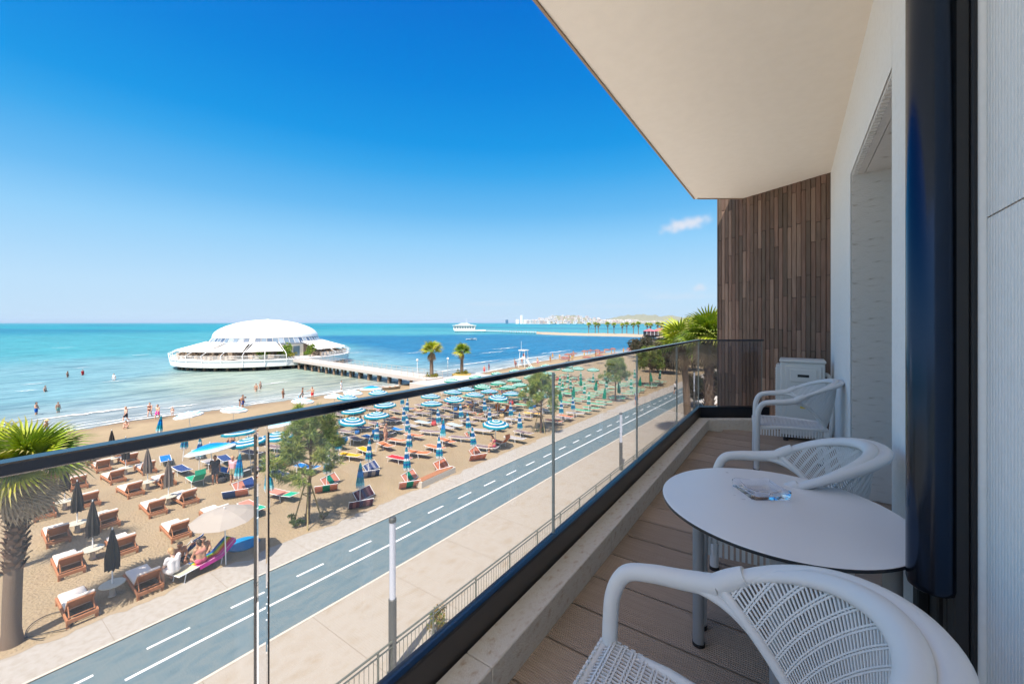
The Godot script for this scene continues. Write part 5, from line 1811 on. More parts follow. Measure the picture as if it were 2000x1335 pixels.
	for i in us.size():
		var s = us[i]
		var u: Node3D
		if first.has(s[2]):
			u = dup(kinds[s[2]], s[3], on_sand(s[0], s[1]), i * 0.7)
		else:
			first[s[2]] = true
			u = kinds[s[2]]
			u.position = on_sand(s[0], s[1])
		tag(u, s[3], "beach umbrella", "dark and grey closed umbrellas among the wooden loungers")
		var tl := "round table at the %s" % String(s[3]).split(",")[0]
		var o: Node3D = tb if i == 0 else dup(tb, tl, Vector3.ZERO)
		tag(o, tl, "table", "round tables at the umbrella poles")
		o.position = on_sand(s[0], s[1])
	# lone things near the big grey umbrella
	var rb := thing("rainbow_sunbed", "sunbed with rainbow towel and pink underside beside the pavement", "sunbed", on_sand(-19.79, -6.62), 1.844)
	var st := sb()
	for s in [-0.31, 0.31]:
		tube(st, [Vector3(-1.25, 0.36, s), Vector3(0.35, 0.36, s), Vector3(0.95, 0.74, s)], 0.02, 6)
	for q in [Vector3(-1.25, 0.36, 0), Vector3(0.95, 0.74, 0)]:
		tube(st, [q - Vector3(0, 0, 0.31), q + Vector3(0, 0, 0.31)], 0.02, 6)
	part("frame", done(st), M.white_paint, rb)
	for q in [[-1.0, -0.31], [-1.0, 0.31], [0.42, -0.31], [0.42, 0.31]]:
		st = sb()
		tube(st, [Vector3(q[0], 0.36, q[1]), Vector3(q[0] - 0.08, -0.03, q[1])], 0.018, 6)
		part("leg", done(st), M.white_paint, rb)
	st = sb()
	flat(st)
	var rain := [Color(0.62, 0.02, 0.28), Color(0.65, 0.10, 0.25), Color(0.6, 0.05, 0.02), Color(0.65, 0.28, 0.02), Color(0.62, 0.48, 0.03), Color(0.1, 0.35, 0.06), Color(0.01, 0.12, 0.4), Color(0.03, 0.06, 0.2)]
	for i in 8:
		st.set_color(rain[i])
		var z := lerpf(0.30, -0.30, (i + 0.5) / 8.0)
		box(st, Vector3(-0.1, 0.375, z), Vector3(0.92, 0.02, 0.075))
		box(st, Vector3(0.64, 0.565, z), Vector3(0.70, 0.02, 0.075), Basis(Vector3.BACK, 0.57))
	part("towel", done(st), M.cloth, rb)
	st = sb()
	bev(st, Vector3(-0.9, 0.372, 0), Vector3(0.68, 0.018, 0.58), 0.004)
	part("seat_cloth", done(st), mat(0.50, 0.47, 0.33, 0.9), rb)
	st = sb()
	flat(st)
	for q in [[Vector3(-0.52, 0.38, 0.335), Vector3(0.35, 0.38, 0.335)], [Vector3(0.35, 0.38, 0.335), Vector3(0.95, 0.76, 0.335)]]:
		var drop := Vector3(0, -0.15, 0.02)
		var back := Vector3(0, 0, -0.012)
		quad(st, q[0], q[1], q[1] + drop, q[0] + drop)
		quad(st, q[0] + back, q[0] + drop + back, q[1] + drop + back, q[1] + back)
	part("pink_flap", done(st), mat(0.60, 0.02, 0.30, 0.8), rb, Vector3.ZERO)
	var deck := thing("deck_chair", "blue patterned deck chair between the sitters under the grey umbrella", "deck chair", on_sand(-21.1, -6.45), 0.5)
	st = sb()
	for s in [-0.28, 0.28]:
		tube(st, [Vector3(-0.45, 0.05, s), Vector3(0.35, 0.95, s)], 0.02, 6)
		tube(st, [Vector3(0.45, 0.0, s), Vector3(-0.25, 0.55, s)], 0.02, 6)
	part("frame", done(st), M.white_paint, deck)
	st = sb()
	flat(st)
	for i in 9:
		for k in 4:
			st.set_color([Color(0.01, 0.08, 0.35), Color(0.02, 0.16, 0.5), Color(0.5, 0.12, 0.08), Color(0.01, 0.06, 0.28)][(i * 3 + k * k) % 4])
			var y0 := i / 9.0
			box(st, Vector3(-0.45 + 0.8 * (y0 + 0.055) + 0.05, 0.05 + 0.9 * (y0 + 0.055) - 0.10 * sin(PI * y0), lerpf(-0.24, 0.24, (k + 0.5) / 4.0)), Vector3(0.14, 0.016, 0.128), Basis(Vector3.BACK, 0.844))
	part("cloth", done(st), M.cloth, deck)
	var pool := thing("blue_mat", "round blue sun mat lying in the shade of the grey umbrella", "mat", on_sand(-20.45, -8.2) + Vector3(0, 0.03, 0))
	st = sb()
	lathe(st, [Vector2(0.0, 0.02), Vector2(0.62, 0.02), Vector2(0.64, 0.0), Vector2(0.62, -0.04)], 28, Vector3.ZERO, true)
	part("cloth", done(st), nmat(47, 0.05, [[0.0, 0.10, 0.25], [0.0, 0.20, 0.42], [0.02, 0.26, 0.48]], Vector3.ONE * 1.5, 0.8), pool)
	var boat := thing("rowing_boat", "weathered rowing boat pulled up on the sand below the pier", "boat", on_sand(-53.0, -42.2), 1.2)
	st = sb()
	soft(st)
	var prof := [[-1.9, 0.05, 0.55], [-1.4, 0.55, 0.42], [-0.5, 0.75, 0.36], [0.6, 0.74, 0.36], [1.5, 0.6, 0.42], [1.7, 0.5, 0.46]]
	for i in prof.size() - 1:
		for s in [-1.0, 1.0]:
			var a = prof[i]
			var b = prof[i + 1]
			var f := func(p, k: float) -> Vector3: return Vector3(p[0], lerpf(0.0, p[2] + 0.1, k), s * p[1] * sqrt(k + 0.02))
			for k in 4:
				quad(st, f.call(a, k / 4.0), f.call(b, k / 4.0), f.call(b, (k + 1) / 4.0), f.call(a, (k + 1) / 4.0))
	part("hull", done(st), mat(0.42, 0.38, 0.33, 0.8), boat)
	for x in [-0.9, 0.1, 1.0]:
		st = sb()
		span(st, Vector3(x, 0.34, -0.62), Vector3(x + 0.2, 0.37, 0.62))
		part("thwart", done(st), M.teak, boat)
	# lifeguard chair
	var lg := thing("lifeguard_chair", "white lifeguard high chair with roof standing at the water's edge", "lifeguard chair", on_sand(-53.5, -82.3))
	for q in [[-0.8, -0.8], [0.8, -0.8], [-0.8, 0.8], [0.8, 0.8]]:
		st = sb()
		tube(st, [Vector3(q[0] * 1.1, -0.2, q[1] * 1.1), Vector3(q[0] * 0.8, 4.0, q[1] * 0.8)], 0.06, 6)
		part("leg", done(st), M.white_paint, lg)
	st = sb()
	span(st, Vector3(-0.95, 3.95, -0.95), Vector3(0.95, 4.12, 0.95))
	part("roof", done(st), M.white_paint, lg)
	st = sb()
	span(st, Vector3(-0.7, 2.0, -0.7), Vector3(0.7, 2.12, 0.7))
	span(st, Vector3(-0.3, 2.12, -0.3), Vector3(0.3, 2.55, 0.3))
	part("seat", done(st), M.white_paint, lg)
	st = sb()
	for s in [-0.3, 0.3]:
		tube(st, [Vector3(2.3, 0, s), Vector3(0.75, 2.0, s)], 0.05, 5)
	for i in 6:
		span(st, Vector3(2.05 - i * 0.26, 0.28 + i * 0.335, -0.3), Vector3(2.13 - i * 0.26, 0.33 + i * 0.335, 0.3))
	part("ladder", done(st), M.white_paint, lg)
	st = sb()
	tube(st, [Vector3(-0.7, 4.1, 0), Vector3(-0.7, 6.2, 0)], 0.03, 5)
	part("flag_pole", done(st), M.white_paint, lg)
	# kinds that no spot used are not left at the origin
	for d in [kinds, beds, folded]:
		for q in d:
			if not first.has(q):
				d[q].free()

# ---------------------------------------------------------------- people: one smooth body from a field of tapered limbs
func field_mesh(bones: Array, cell: float, blend: float) -> ArrayMesh:
	# bones: [a, b, radius at a, radius at b]
	var lo := Vector3.ONE * 99.0
	var hi := -lo
	for b in bones:
		var m: float = maxf(b[2], b[3]) + blend + cell * 2.0
		for p in [b[0], b[1]]:
			lo = lo.min(p - Vector3.ONE * m)
			hi = hi.max(p + Vector3.ONE * m)
	var nx := int((hi.x - lo.x) / cell) + 2
	var ny := int((hi.y - lo.y) / cell) + 2
	var nz := int((hi.z - lo.z) / cell) + 2
	var d := PackedFloat32Array()
	d.resize(nx * ny * nz)
	d.fill(1.0)
	for b in bones:
		var a: Vector3 = b[0]
		var ab: Vector3 = b[1] - a
		var l2 := maxf(ab.length_squared(), 0.000001)
		var ra: float = b[2]
		var rb: float = b[3]
		var m := maxf(ra, rb) + blend + cell * 2.0
		var p0 := ((a.min(b[1]) - Vector3.ONE * m) - lo) / cell
		var p1 := ((a.max(b[1]) + Vector3.ONE * m) - lo) / cell
		for k in range(maxi(0, int(p0.z)), mini(nz, int(p1.z) + 1)):
			for j in range(maxi(0, int(p0.y)), mini(ny, int(p1.y) + 1)):
				for i in range(maxi(0, int(p0.x)), mini(nx, int(p1.x) + 1)):
					var p := lo + Vector3(i, j, k) * cell - a
					var t := clampf(p.dot(ab) / l2, 0.0, 1.0)
					var v := (p - ab * t).length() - lerpf(ra, rb, t)
					var at := (k * ny + j) * nx + i
					var o := d[at]
					var h := maxf(blend - absf(o - v), 0.0) / blend
					d[at] = minf(o, v) - h * h * blend * 0.25
	# surface nets
	var id := {}
	var verts := PackedVector3Array()
	var corner := [0, 1, nx, nx + 1, nx * ny, nx * ny + 1, nx * ny + nx, nx * ny + nx + 1]
	for k in nz - 1:
		for j in ny - 1:
			for i in nx - 1:
				var at := (k * ny + j) * nx + i
				var inside := 0
				for c in corner:
					if d[at + c] < 0.0:
						inside += 1
				if inside == 0 or inside == 8:
					continue
				var sum := Vector3.ZERO
				var n := 0
				for e in [[0, 1], [2, 3], [4, 5], [6, 7], [0, 2], [1, 3], [4, 6], [5, 7], [0, 4], [1, 5], [2, 6], [3, 7]]:
					var u := d[at + corner[e[0]]]
					var w := d[at + corner[e[1]]]
					if (u < 0.0) != (w < 0.0):
						var t := u / (u - w)
						var pa := Vector3(e[0] & 1, (e[0] >> 1) & 1, e[0] >> 2)
						var pb := Vector3(e[1] & 1, (e[1] >> 1) & 1, e[1] >> 2)
						sum += pa.lerp(pb, t)
						n += 1
				id[at] = verts.size()
				verts.append(lo + (Vector3(i, j, k) + sum / n) * cell)
	var st := sb()
	soft(st)
	for v in verts:
		st.add_vertex(v)
	for at in id:
		for q in [[1, nx, nx * ny], [nx, nx * ny, 1], [nx * ny, 1, nx]]:
			var u := d[at]
			var w := d[at + q[0]]
			if (u < 0.0) == (w < 0.0):
				continue
			var b0: int = at - q[1] - q[2]
			var b1: int = at - q[2]
			var b2: int = at
			var b3: int = at - q[1]
			if not (id.has(b0) and id.has(b1) and id.has(b3)):
				continue
			var f := [id[b0], id[b1], id[b2], id[b3]]
			if u < 0.0:
				f.reverse()
			for n in [0, 1, 2, 0, 2, 3]:
				st.add_index(f[n])
	st.generate_normals()
	return st.commit()

func joints(pose: String) -> Dictionary:
	# facing +z; feet at y = 0
	var j := {"pel": Vector3(0, 0.95, 0), "che": Vector3(0, 1.28, 0.0), "nec": Vector3(0, 1.47, -0.01), "hed": Vector3(0, 1.63, 0.03)}
	for s in [-1.0, 1.0]:
		var k := "l" if s < 0 else "r"
		j["sho" + k] = Vector3(0.175 * s, 1.41, 0)
		j["elb" + k] = Vector3(0.235 * s, 1.13, -0.03)
		j["wri" + k] = Vector3(0.245 * s, 0.89, 0.06)
		j["hip" + k] = Vector3(0.09 * s, 0.92, 0)
		j["kne" + k] = Vector3(0.10 * s, 0.50, 0.02)
		j["ank" + k] = Vector3(0.11 * s, 0.08, -0.03)
	if pose == "walk":
		j.knel = Vector3(-0.10, 0.52, 0.20)
		j.ankl = Vector3(-0.10, 0.09, 0.24)
		j.kner = Vector3(0.10, 0.50, -0.04)
		j.ankr = Vector3(0.10, 0.13, -0.34)
		j.elbl = Vector3(-0.23, 1.14, -0.14)
		j.wril = Vector3(-0.24, 0.92, -0.12)
		j.elbr = Vector3(0.23, 1.14, 0.08)
		j.wrir = Vector3(0.22, 0.96, 0.24)
	elif pose == "reach":
		j.elbl = Vector3(-0.40, 1.26, 0.10)
		j.wril = Vector3(-0.55, 1.22, 0.26)
		j.elbr = Vector3(0.28, 1.16, 0.04)
		j.wrir = Vector3(0.14, 1.02, 0.16)
	elif pose == "bend":
		j.che = Vector3(0, 1.16, 0.24)
		j.nec = Vector3(0, 1.20, 0.44)
		j.hed = Vector3(0, 1.22, 0.58)
		for s in [-1.0, 1.0]:
			var k := "l" if s < 0 else "r"
			j["sho" + k] = Vector3(0.175 * s, 1.20, 0.36)
			j["elb" + k] = Vector3(0.19 * s, 0.92, 0.42)
			j["wri" + k] = Vector3(0.13 * s, 0.70, 0.50)
	elif pose == "sit":
		# on a seat 0.40 high
		j.pel = Vector3(0, 0.52, 0)
		j.che = Vector3(0, 0.84, 0.05)
		j.nec = Vector3(0, 1.01, 0.10)
		j.hed = Vector3(0, 1.14, 0.18)
		for s in [-1.0, 1.0]:
			var k := "l" if s < 0 else "r"
			j["sho" + k] = Vector3(0.175 * s, 0.96, 0.07)
			j["elb" + k] = Vector3(0.24 * s, 0.72, 0.16)
			j["wri" + k] = Vector3(0.14 * s, 0.62, 0.36)
			j["hip" + k] = Vector3(0.10 * s, 0.50, 0.02)
			j["kne" + k] = Vector3(0.14 * s, 0.50, 0.43)
			j["ank" + k] = Vector3(0.13 * s, 0.08, 0.40)
	elif pose == "lie":
		# on the back, head towards -z, lying at y = 0.1
		j.pel = Vector3(0, 0.11, 0)
		j.che = Vector3(0, 0.16, -0.33)
		j.nec = Vector3(0, 0.22, -0.52)
		j.hed = Vector3(0, 0.29, -0.66)
		for s in [-1.0, 1.0]:
			var k := "l" if s < 0 else "r"
			j["sho" + k] = Vector3(0.175 * s, 0.18, -0.45)
			j["elb" + k] = Vector3(0.26 * s, 0.12, -0.18)
			j["wri" + k] = Vector3(0.20 * s, 0.14, 0.05)
			j["hip" + k] = Vector3(0.09 * s, 0.11, 0.03)
			j["kne" + k] = Vector3(0.11 * s, 0.26 if s > 0 else 0.12, 0.42)
			j["ank" + k] = Vector3(0.11 * s, 0.07, 0.80)
	return j

var bodies := {}

func body_meshes(pose: String, cell: float) -> Dictionary:
	if bodies.has(pose):
		return bodies[pose]
	var j := joints(pose)
	var facing := Vector3(0, 0, 1)
	if pose == "lie":
		facing = Vector3(0, 1, 0.1)
	elif pose == "bend":
		facing = Vector3(0, -0.6, 0.8)
	var up: Vector3 = (j.hed - j.nec).normalized()
	var b := []
	for s in [-1.0, 1.0]:
		var k := "l" if s < 0 else "r"
		b.append([j.pel + Vector3(0.055 * s, 0, 0), j.che + Vector3(0.075 * s, 0, 0), 0.098, 0.108])
		b.append([j.che, j["sho" + k], 0.09, 0.062])
		b.append([j["sho" + k], j["elb" + k], 0.052, 0.040])
		b.append([j["elb" + k], j["wri" + k], 0.040, 0.027])
		var hand: Vector3 = (j["wri" + k] - j["elb" + k]).normalized()
		b.append([j["wri" + k], j["wri" + k] + hand * 0.08, 0.03, 0.034])
		b.append([j["wri" + k] + hand * 0.08, j["wri" + k] + hand * 0.16, 0.026, 0.016])
		b.append([j["wri" + k] + hand * 0.03, j["wri" + k] + hand * 0.085 + facing * 0.04, 0.015, 0.012])
		b.append([j["hip" + k], j["kne" + k], 0.088, 0.056])
		b.append([j["kne" + k], j["kne" + k].lerp(j["ank" + k], 0.35), 0.054, 0.058])
		b.append([j["kne" + k].lerp(j["ank" + k], 0.35), j["ank" + k], 0.058, 0.036])
		var toe := Vector3(0.02 * s, -0.035, 0.17)
		if pose == "lie":
			toe = Vector3(0.05 * s, 0.16, 0.04)
		b.append([j["ank" + k] + Vector3(0, -0.02, -0.02), j["ank" + k] + toe, 0.038, 0.026])
	b.append([j.nec - up * 0.05, j.hed, 0.052, 0.055])
	b.append([j.hed - up * 0.03 + facing * 0.02, j.hed + up * 0.055, 0.078, 0.092])
	b.append([j.hed + facing * 0.09 - up * 0.01, j.hed + facing * 0.115 - up * 0.03, 0.012, 0.016])
	for s in [-1.0, 1.0]:
		var ear: Vector3 = j.hed + Vector3(0.085 * s, 0, 0)
		b.append([ear - up * 0.02, ear + up * 0.02, 0.012, 0.014])
	var out := {"body": field_mesh(b, cell, 0.045)}
	var shorts := []
	var brief := []
	var shirt := []
	for s in [-1.0, 1.0]:
		var k := "l" if s < 0 else "r"
		shorts.append([j.pel + Vector3(0.055 * s, 0, 0), j.pel + Vector3(0.06 * s, 0, 0) + (j.che - j.pel) * 0.18, 0.112, 0.108])
		shorts.append([j["hip" + k], j["hip" + k].lerp(j["kne" + k], 0.62), 0.104, 0.092])
		brief.append([j.pel + Vector3(0.055 * s, 0, 0), j.pel + Vector3(0.07 * s, 0, 0) + (j.che - j.pel) * 0.08, 0.111, 0.107])
		brief.append([j["hip" + k], j["hip" + k].lerp(j["kne" + k], 0.1), 0.101, 0.098])
		shirt.append([j.pel.lerp(j.che, 0.22) + Vector3(0.06 * s, 0, 0), j.che + Vector3(0.08 * s, 0, 0), 0.116, 0.122])
		shirt.append([j.che, j["sho" + k], 0.105, 0.076])
		shirt.append([j["sho" + k], j["sho" + k].lerp(j["elb" + k], 0.55), 0.070, 0.066])
	out.shorts = field_mesh(shorts, cell, 0.03)
	out.brief = field_mesh(brief, cell, 0.03)
	out.shirt = field_mesh(shirt, cell, 0.03)
	var band := []
	for s in [-1.0, 1.0]:
		band.append([j.che + Vector3(0.02 * s, 0, 0), j.che + Vector3(0.09 * s, 0, 0) + (j.nec - j.che) * 0.1, 0.118, 0.116])
	out.band = field_mesh(band, cell, 0.02)
	var hair := []
	hair.append([j.hed + up * 0.05 - facing * 0.025, j.hed + up * 0.075 - facing * 0.01, 0.094, 0.086])
	hair.append([j.hed + up * 0.04 - facing * 0.035, j.hed - up * 0.05 - facing * 0.05, 0.085, 0.06])
	out.hair = field_mesh(hair, cell, 0.03)
	var st := sb()
	lathe(st, [Vector2(0.0, 0.10), Vector2(0.07, 0.10), Vector2(0.105, 0.02), Vector2(0.22, -0.01), Vector2(0.22, -0.02), Vector2(0.0, 0.0)], 16)
	out.hat = done(st)
	out.hat_at = j.hed + up * 0.075
	bodies[pose] = out
	return out

func person(label: String, pose: String, at: Vector3, turn: float, skin: int, wear: Array, hair := "hair", group := "", size := 1.0) -> Node3D:
	# wear: [[piece, r, g, b], ...]
	var m := body_meshes(pose, 0.021)
	var t := thing("person", label, "person", at, turn, group)
	t.scale = Vector3.ONE * size
	part("body", m.body, M.skin[skin], t)
	if hair == "cap":
		part("hair", m.hair, mat(0.72, 0.72, 0.70, 0.8), t)
	elif hair == "hat":
		part("hair", m.hair, M.hair, t)
		part("sun_hat", m.hat, mat(0.60, 0.42, 0.20, 0.9), t, m.hat_at)
	else:
		part("hair", m.hair, M.blond if hair == "blond" else M.hair, t)
	for w in wear:
		part({"shorts": "shorts", "brief": "swim_brief", "shirt": "shirt", "band": "bikini_top"}[w[0]], m[w[0]], mat(w[1], w[2], w[3], 0.85, 0.0, 0.2), t)
	return t

func people() -> void:
	# bathers in the water: depth under the surface given by y
	var w := func(x: float, z: float, dip: float) -> Vector3: return Vector3(x, SEA - dip, z)
	person("bather standing chest deep, left of the red-clad one far out", "stand", w.call(-118.5, -16.2, 0.55), 2.4, 1, [["brief", 0.05, 0.05, 0.1]])
	person("bather in red standing far out in the water on the left", "stand", w.call(-120.5, -18.6, 0.6), 2.0, 0, [["shirt", 0.5, 0.03, 0.04], ["shorts", 0.5, 0.03, 0.04]])
	person("bather sitting waist deep below the two far ones on the left", "stand", w.call(-96.5, -10.8, 0.8), 2.4, 2, [["brief", 0.1, 0.1, 0.1]])
	person("bather in white standing alone in the shallows left of the dome", "stand", w.call(-105.0, -20.3, 0.5), 1.0, 2, [["shirt", 0.75, 0.75, 0.74], ["shorts", 0.7, 0.7, 0.7]])
	person("bather in blue trunks holding out an arm towards the smaller one", "reach", w.call(-73.3, -7.5, 0.3), 2.6, 0, [["shorts", 0.01, 0.10, 0.40]])
	person("smaller bather in pale green shorts beside the one in blue trunks", "stand", w.call(-73.0, -9.2, 0.35), 2.0, 0, [["shorts", 0.25, 0.45, 0.36]], "hair", "", 0.9)
	person("man in dark trunks walking in the wash at the water's edge", "walk", w.call(-60.2, -12.6, 0.15), 0.3, 2, [["shorts", 0.02, 0.02, 0.03]], "blond")
	person("woman in dark bikini walking beside the one in pink shorts", "walk", w.call(-61.0, -14.8, 0.15), 1.0, 2, [["brief", 0.08, 0.02, 0.02], ["band", 0.08, 0.02, 0.02]])
	person("person in bright pink shorts walking along the water's edge", "walk", w.call(-58.6, -14.9, 0.1), 0.6, 2, [["shorts", 0.75, 0.05, 0.32]])
	person("small pale child standing at the water's edge right of the pink shorts", "stand", on_sand(-58.9, -16.3), 1.0, 2, [["shorts", 0.7, 0.62, 0.58]], "blond", "", 0.62)
	person("person crouching over a toy on the wet sand", "sit", on_sand(-55.2, -11.6) - Vector3(0, 0.28, 0), 1.0, 2, [["brief", 0.6, 0.35, 0.1]], "hair", "", 0.85)
	person("bather at the left edge of the beach with white shirt behind the palm", "stand", on_sand(-57.5, -4.6), 2.0, 0, [["shirt", 0.7, 0.65, 0.62], ["shorts", 0.2, 0.25, 0.35]])
	person("woman in straw hat and pale blue wrap walking towards the sea", "stand", on_sand(-56.6, -6.4), 2.6, 2, [["brief", 0.28, 0.42, 0.52], ["shorts", 0.28, 0.42, 0.52], ["band", 0.5, 0.25, 0.15]], "hat")
	person("person in white top and dark skirt left of the brown umbrella", "stand", on_sand(-49.0, -5.9), 1.4, 0, [["shirt", 0.72, 0.70, 0.70], ["shorts", 0.05, 0.06, 0.1]])
	person("person in blue shorts kneeling by the shore, right of the seated one", "stand", on_sand(-56.0, -22.4), 2.2, 0, [["shorts", 0.02, 0.08, 0.35]])
	person("person bending over at the water's edge above the pale umbrella", "bend", w.call(-58.8, -23.2, 0.1), 2.6, 1, [["brief", 0.03, 0.03, 0.04]])
	person("person in orange top seated on the sand just above the hand rail", "sit", on_sand(-43.5, -15.0) - Vector3(0, 0.36, 0), 3.0, 1, [["shirt", 0.72, 0.26, 0.05], ["brief", 0.1, 0.1, 0.1]])
	person("bather wading knee deep below the restaurant, left of two", "walk", w.call(-69.5, -29.7, 0.5), 1.2, 0, [["brief", 0.3, 0.2, 0.15]])
	person("bather wading knee deep below the restaurant, right of two", "stand", w.call(-71.5, -31.2, 0.5), 2.0, 2, [["brief", 0.4, 0.3, 0.25]])
	person("bather at the shore left of the man in red shorts, alone", "stand", w.call(-60.0, -29.2, 0.2), 2.0, 1, [["brief", 0.1, 0.05, 0.05]], "hair", "", 0.92)
	person("tall man in red shorts with raised arm at the water's edge", "reach", on_sand(-54.8, -30.6), 0.5, 0, [["shorts", 0.62, 0.02, 0.03]])
	person("person in pale blue stooping beside the man in red shorts", "bend", on_sand(-53.8, -28.3), 1.5, 2, [["shirt", 0.45, 0.6, 0.68], ["shorts", 0.2, 0.4, 0.55]])
	person("person in dark swimwear between the stooping one and the red shorts", "stand", on_sand(-55.5, -29.6), 2.5, 1, [["brief", 0.03, 0.03, 0.04]])
	person("man in white standing in the shallows below the pier", "stand", w.call(-60.0, -38.3, 0.3), 2.2, 2, [["shirt", 0.78, 0.78, 0.77], ["shorts", 0.76, 0.76, 0.75]])
	person("woman in red shorts standing on the sand right of the pier palms", "stand", on_sand(-53.2, -66.7), 0.4, 2, [["shorts", 0.5, 0.04, 0.10], ["band", 0.5, 0.1, 0.12]])
	person("person in dark top by the water right of the woman in red shorts", "stand", w.call(-56.5, -72.5, 0.1), 1.8, 1, [["shirt", 0.10, 0.08, 0.2], ["shorts", 0.35, 0.08, 0.12]])
	person("darkly tanned person standing left of the lifeguard chair", "stand", on_sand(-53.6, -79.0), 0.7, 3, [["brief", 0.05, 0.05, 0.15], ["band", 0.2, 0.05, 0.1]])
	person("pale person standing at the foot of the lifeguard ladder", "stand", on_sand(-52.0, -86.3), 0.7, 2, [["shorts", 0.45, 0.2, 0.3]])
	person("person in red seated up on the lifeguard chair", "sit", on_sand(-53.5, -82.3) + Vector3(0, 2.15, 0), 2.8, 0, [["shirt", 0.62, 0.05, 0.03], ["shorts", 0.62, 0.05, 0.03]])
	# on the promenade
	person("man in grey shirt, white cap and navy shorts walking alone on the pavement", "walk", Vector3(-15.7, 0.02, -49.3), 0.35, 0, [["shirt", 0.32, 0.33, 0.34], ["shorts", 0.04, 0.06, 0.18]], "cap")
	person("woman in white top and black shorts in the walking group", "walk", Vector3(-13.6, 0.0, -60.0), 2.9, 0, [["shirt", 0.7, 0.68, 0.66], ["shorts", 0.015, 0.015, 0.02]])
	person("person in pale pink walking between the woman in black shorts and the cyclist", "walk", Vector3(-12.9, 0.0, -62.3), 3.0, 2, [["shirt", 0.6, 0.45, 0.42], ["shorts", 0.3, 0.2, 0.2]])
	person("person in mauve top pushing a bicycle on the cycle road", "walk", Vector3(-11.9, 0.0, -61.5), 3.3, 0, [["shirt", 0.35, 0.25, 0.4], ["shorts", 0.1, 0.14, 0.3]])
	var bike := thing("bicycle", "bicycle pushed by the person in mauve on the cycle road", "bicycle", Vector3(-11.4, 0, -61.4), 0.25)
	for z in [-0.52, 0.52]:
		var ws := sb()
		var ring := []
		for i in 21:
			var a := TAU * i / 20.0
			ring.append(Vector3(0, 0.34 + sin(a) * 0.32, z + cos(a) * 0.32))
		tube(ws, ring, 0.02, 5, false)
		for i in 4:
			var a := PI * i / 4.0
			tube(ws, [Vector3(0, 0.34 + sin(a) * 0.32, z + cos(a) * 0.32), Vector3(0, 0.34 - sin(a) * 0.32, z - cos(a) * 0.32)], 0.003, 3, false)
		part("wheel", done(ws), M.black_matte, bike)
	var fs := sb()
	for q in [[Vector3(0, 0.34, 0.52), Vector3(0, 0.85, 0.30)], [Vector3(0, 0.80, 0.32), Vector3(0, 0.80, -0.18)], [Vector3(0, 0.75, 0.34), Vector3(0, 0.32, -0.02)], [Vector3(0, 0.32, -0.02), Vector3(0, 0.92, -0.22)], [Vector3(0, 0.34, -0.52), Vector3(0, 0.32, -0.02)], [Vector3(0, 0.34, -0.52), Vector3(0, 0.80, -0.18)]]:
		tube(fs, [q[0], q[1]], 0.018, 6)
	part("frame", done(fs), mat(0.05, 0.08, 0.12, 0.4), bike)
	fs = sb()
	tube(fs, [Vector3(-0.28, 0.98, 0.22), Vector3(0, 0.96, 0.30), Vector3(0.28, 0.98, 0.22)], 0.014, 6)
	part("handlebar", done(fs), M.black_matte, bike)
	fs = sb()
	bev(fs, Vector3(0, 0.94, -0.22), Vector3(0.13, 0.05, 0.24), 0.02)
	part("saddle", done(fs), M.black_matte, bike)
	# under the big grey umbrella
	person("white-shirted fair-haired woman seen from behind on the foot of the rainbow sunbed", "sit", on_sand(-19.5, -5.45), -1.35, 2, [["shirt", 0.74, 0.70, 0.68], ["shorts", 0.70, 0.66, 0.64]], "blond", "", 1.06)
	person("dark-haired woman in bikini seen from behind on the rainbow towel", "sit", on_sand(-19.5, -6.32), -1.45, 0, [["brief", 0.6, 0.12, 0.2], ["band", 0.55, 0.25, 0.2]], "hair")
	person("dark-haired person in dark swimwear leaning in beside the blue deck chair", "sit", on_sand(-20.75, -5.95) - Vector3(0, 0.2, 0), 1.5, 1, [["shorts", 0.03, 0.03, 0.05]])
	person("person with tanned belly sitting opposite the white-shirted woman", "sit", on_sand(-20.6, -6.75) - Vector3(0, 0.25, 0), 1.2, 0, [["brief", 0.04, 0.04, 0.06]], "hair")
	# among the umbrellas
	person("woman in pink top and beige shorts standing right of the plain blue umbrella", "stand", on_sand(-28.6, -10.9), 0.6, 0, [["shirt", 0.66, 0.38, 0.42], ["shorts", 0.35, 0.30, 0.18]], "blond")
	person("dark-clad person standing in the shade under the plain blue umbrella", "stand", on_sand(-29.6, -10.3), 1.2, 1, [["shirt", 0.06, 0.06, 0.07], ["shorts", 0.08, 0.08, 0.1]])
	person("person sitting under the front striped umbrella with a blue bag", "sit", on_sand(-19.0, -25.1), -1.2, 0, [["brief", 0.4, 0.05, 0.1], ["band", 0.4, 0.05, 0.1]])
	person("person with bare back standing below the third-line striped umbrella", "stand", on_sand(-27.6, -21.6), 2.0, 0, [["shorts", 0.5, 0.25, 0.15]])
	person("person in orange sitting under the striped umbrellas in mid beach", "sit", on_sand(-26.9, -36.0), 1.0, 0, [["shirt", 0.72, 0.2, 0.03], ["shorts", 0.6, 0.2, 0.05]])
	person("bather sitting on a lounger just below the hand rail", "sit", on_sand(-41.9, -8.5) + Vector3(0, 0.05, 0), 1.0, 1, [["brief", 0.03, 0.04, 0.06]])
	rng.seed = 500
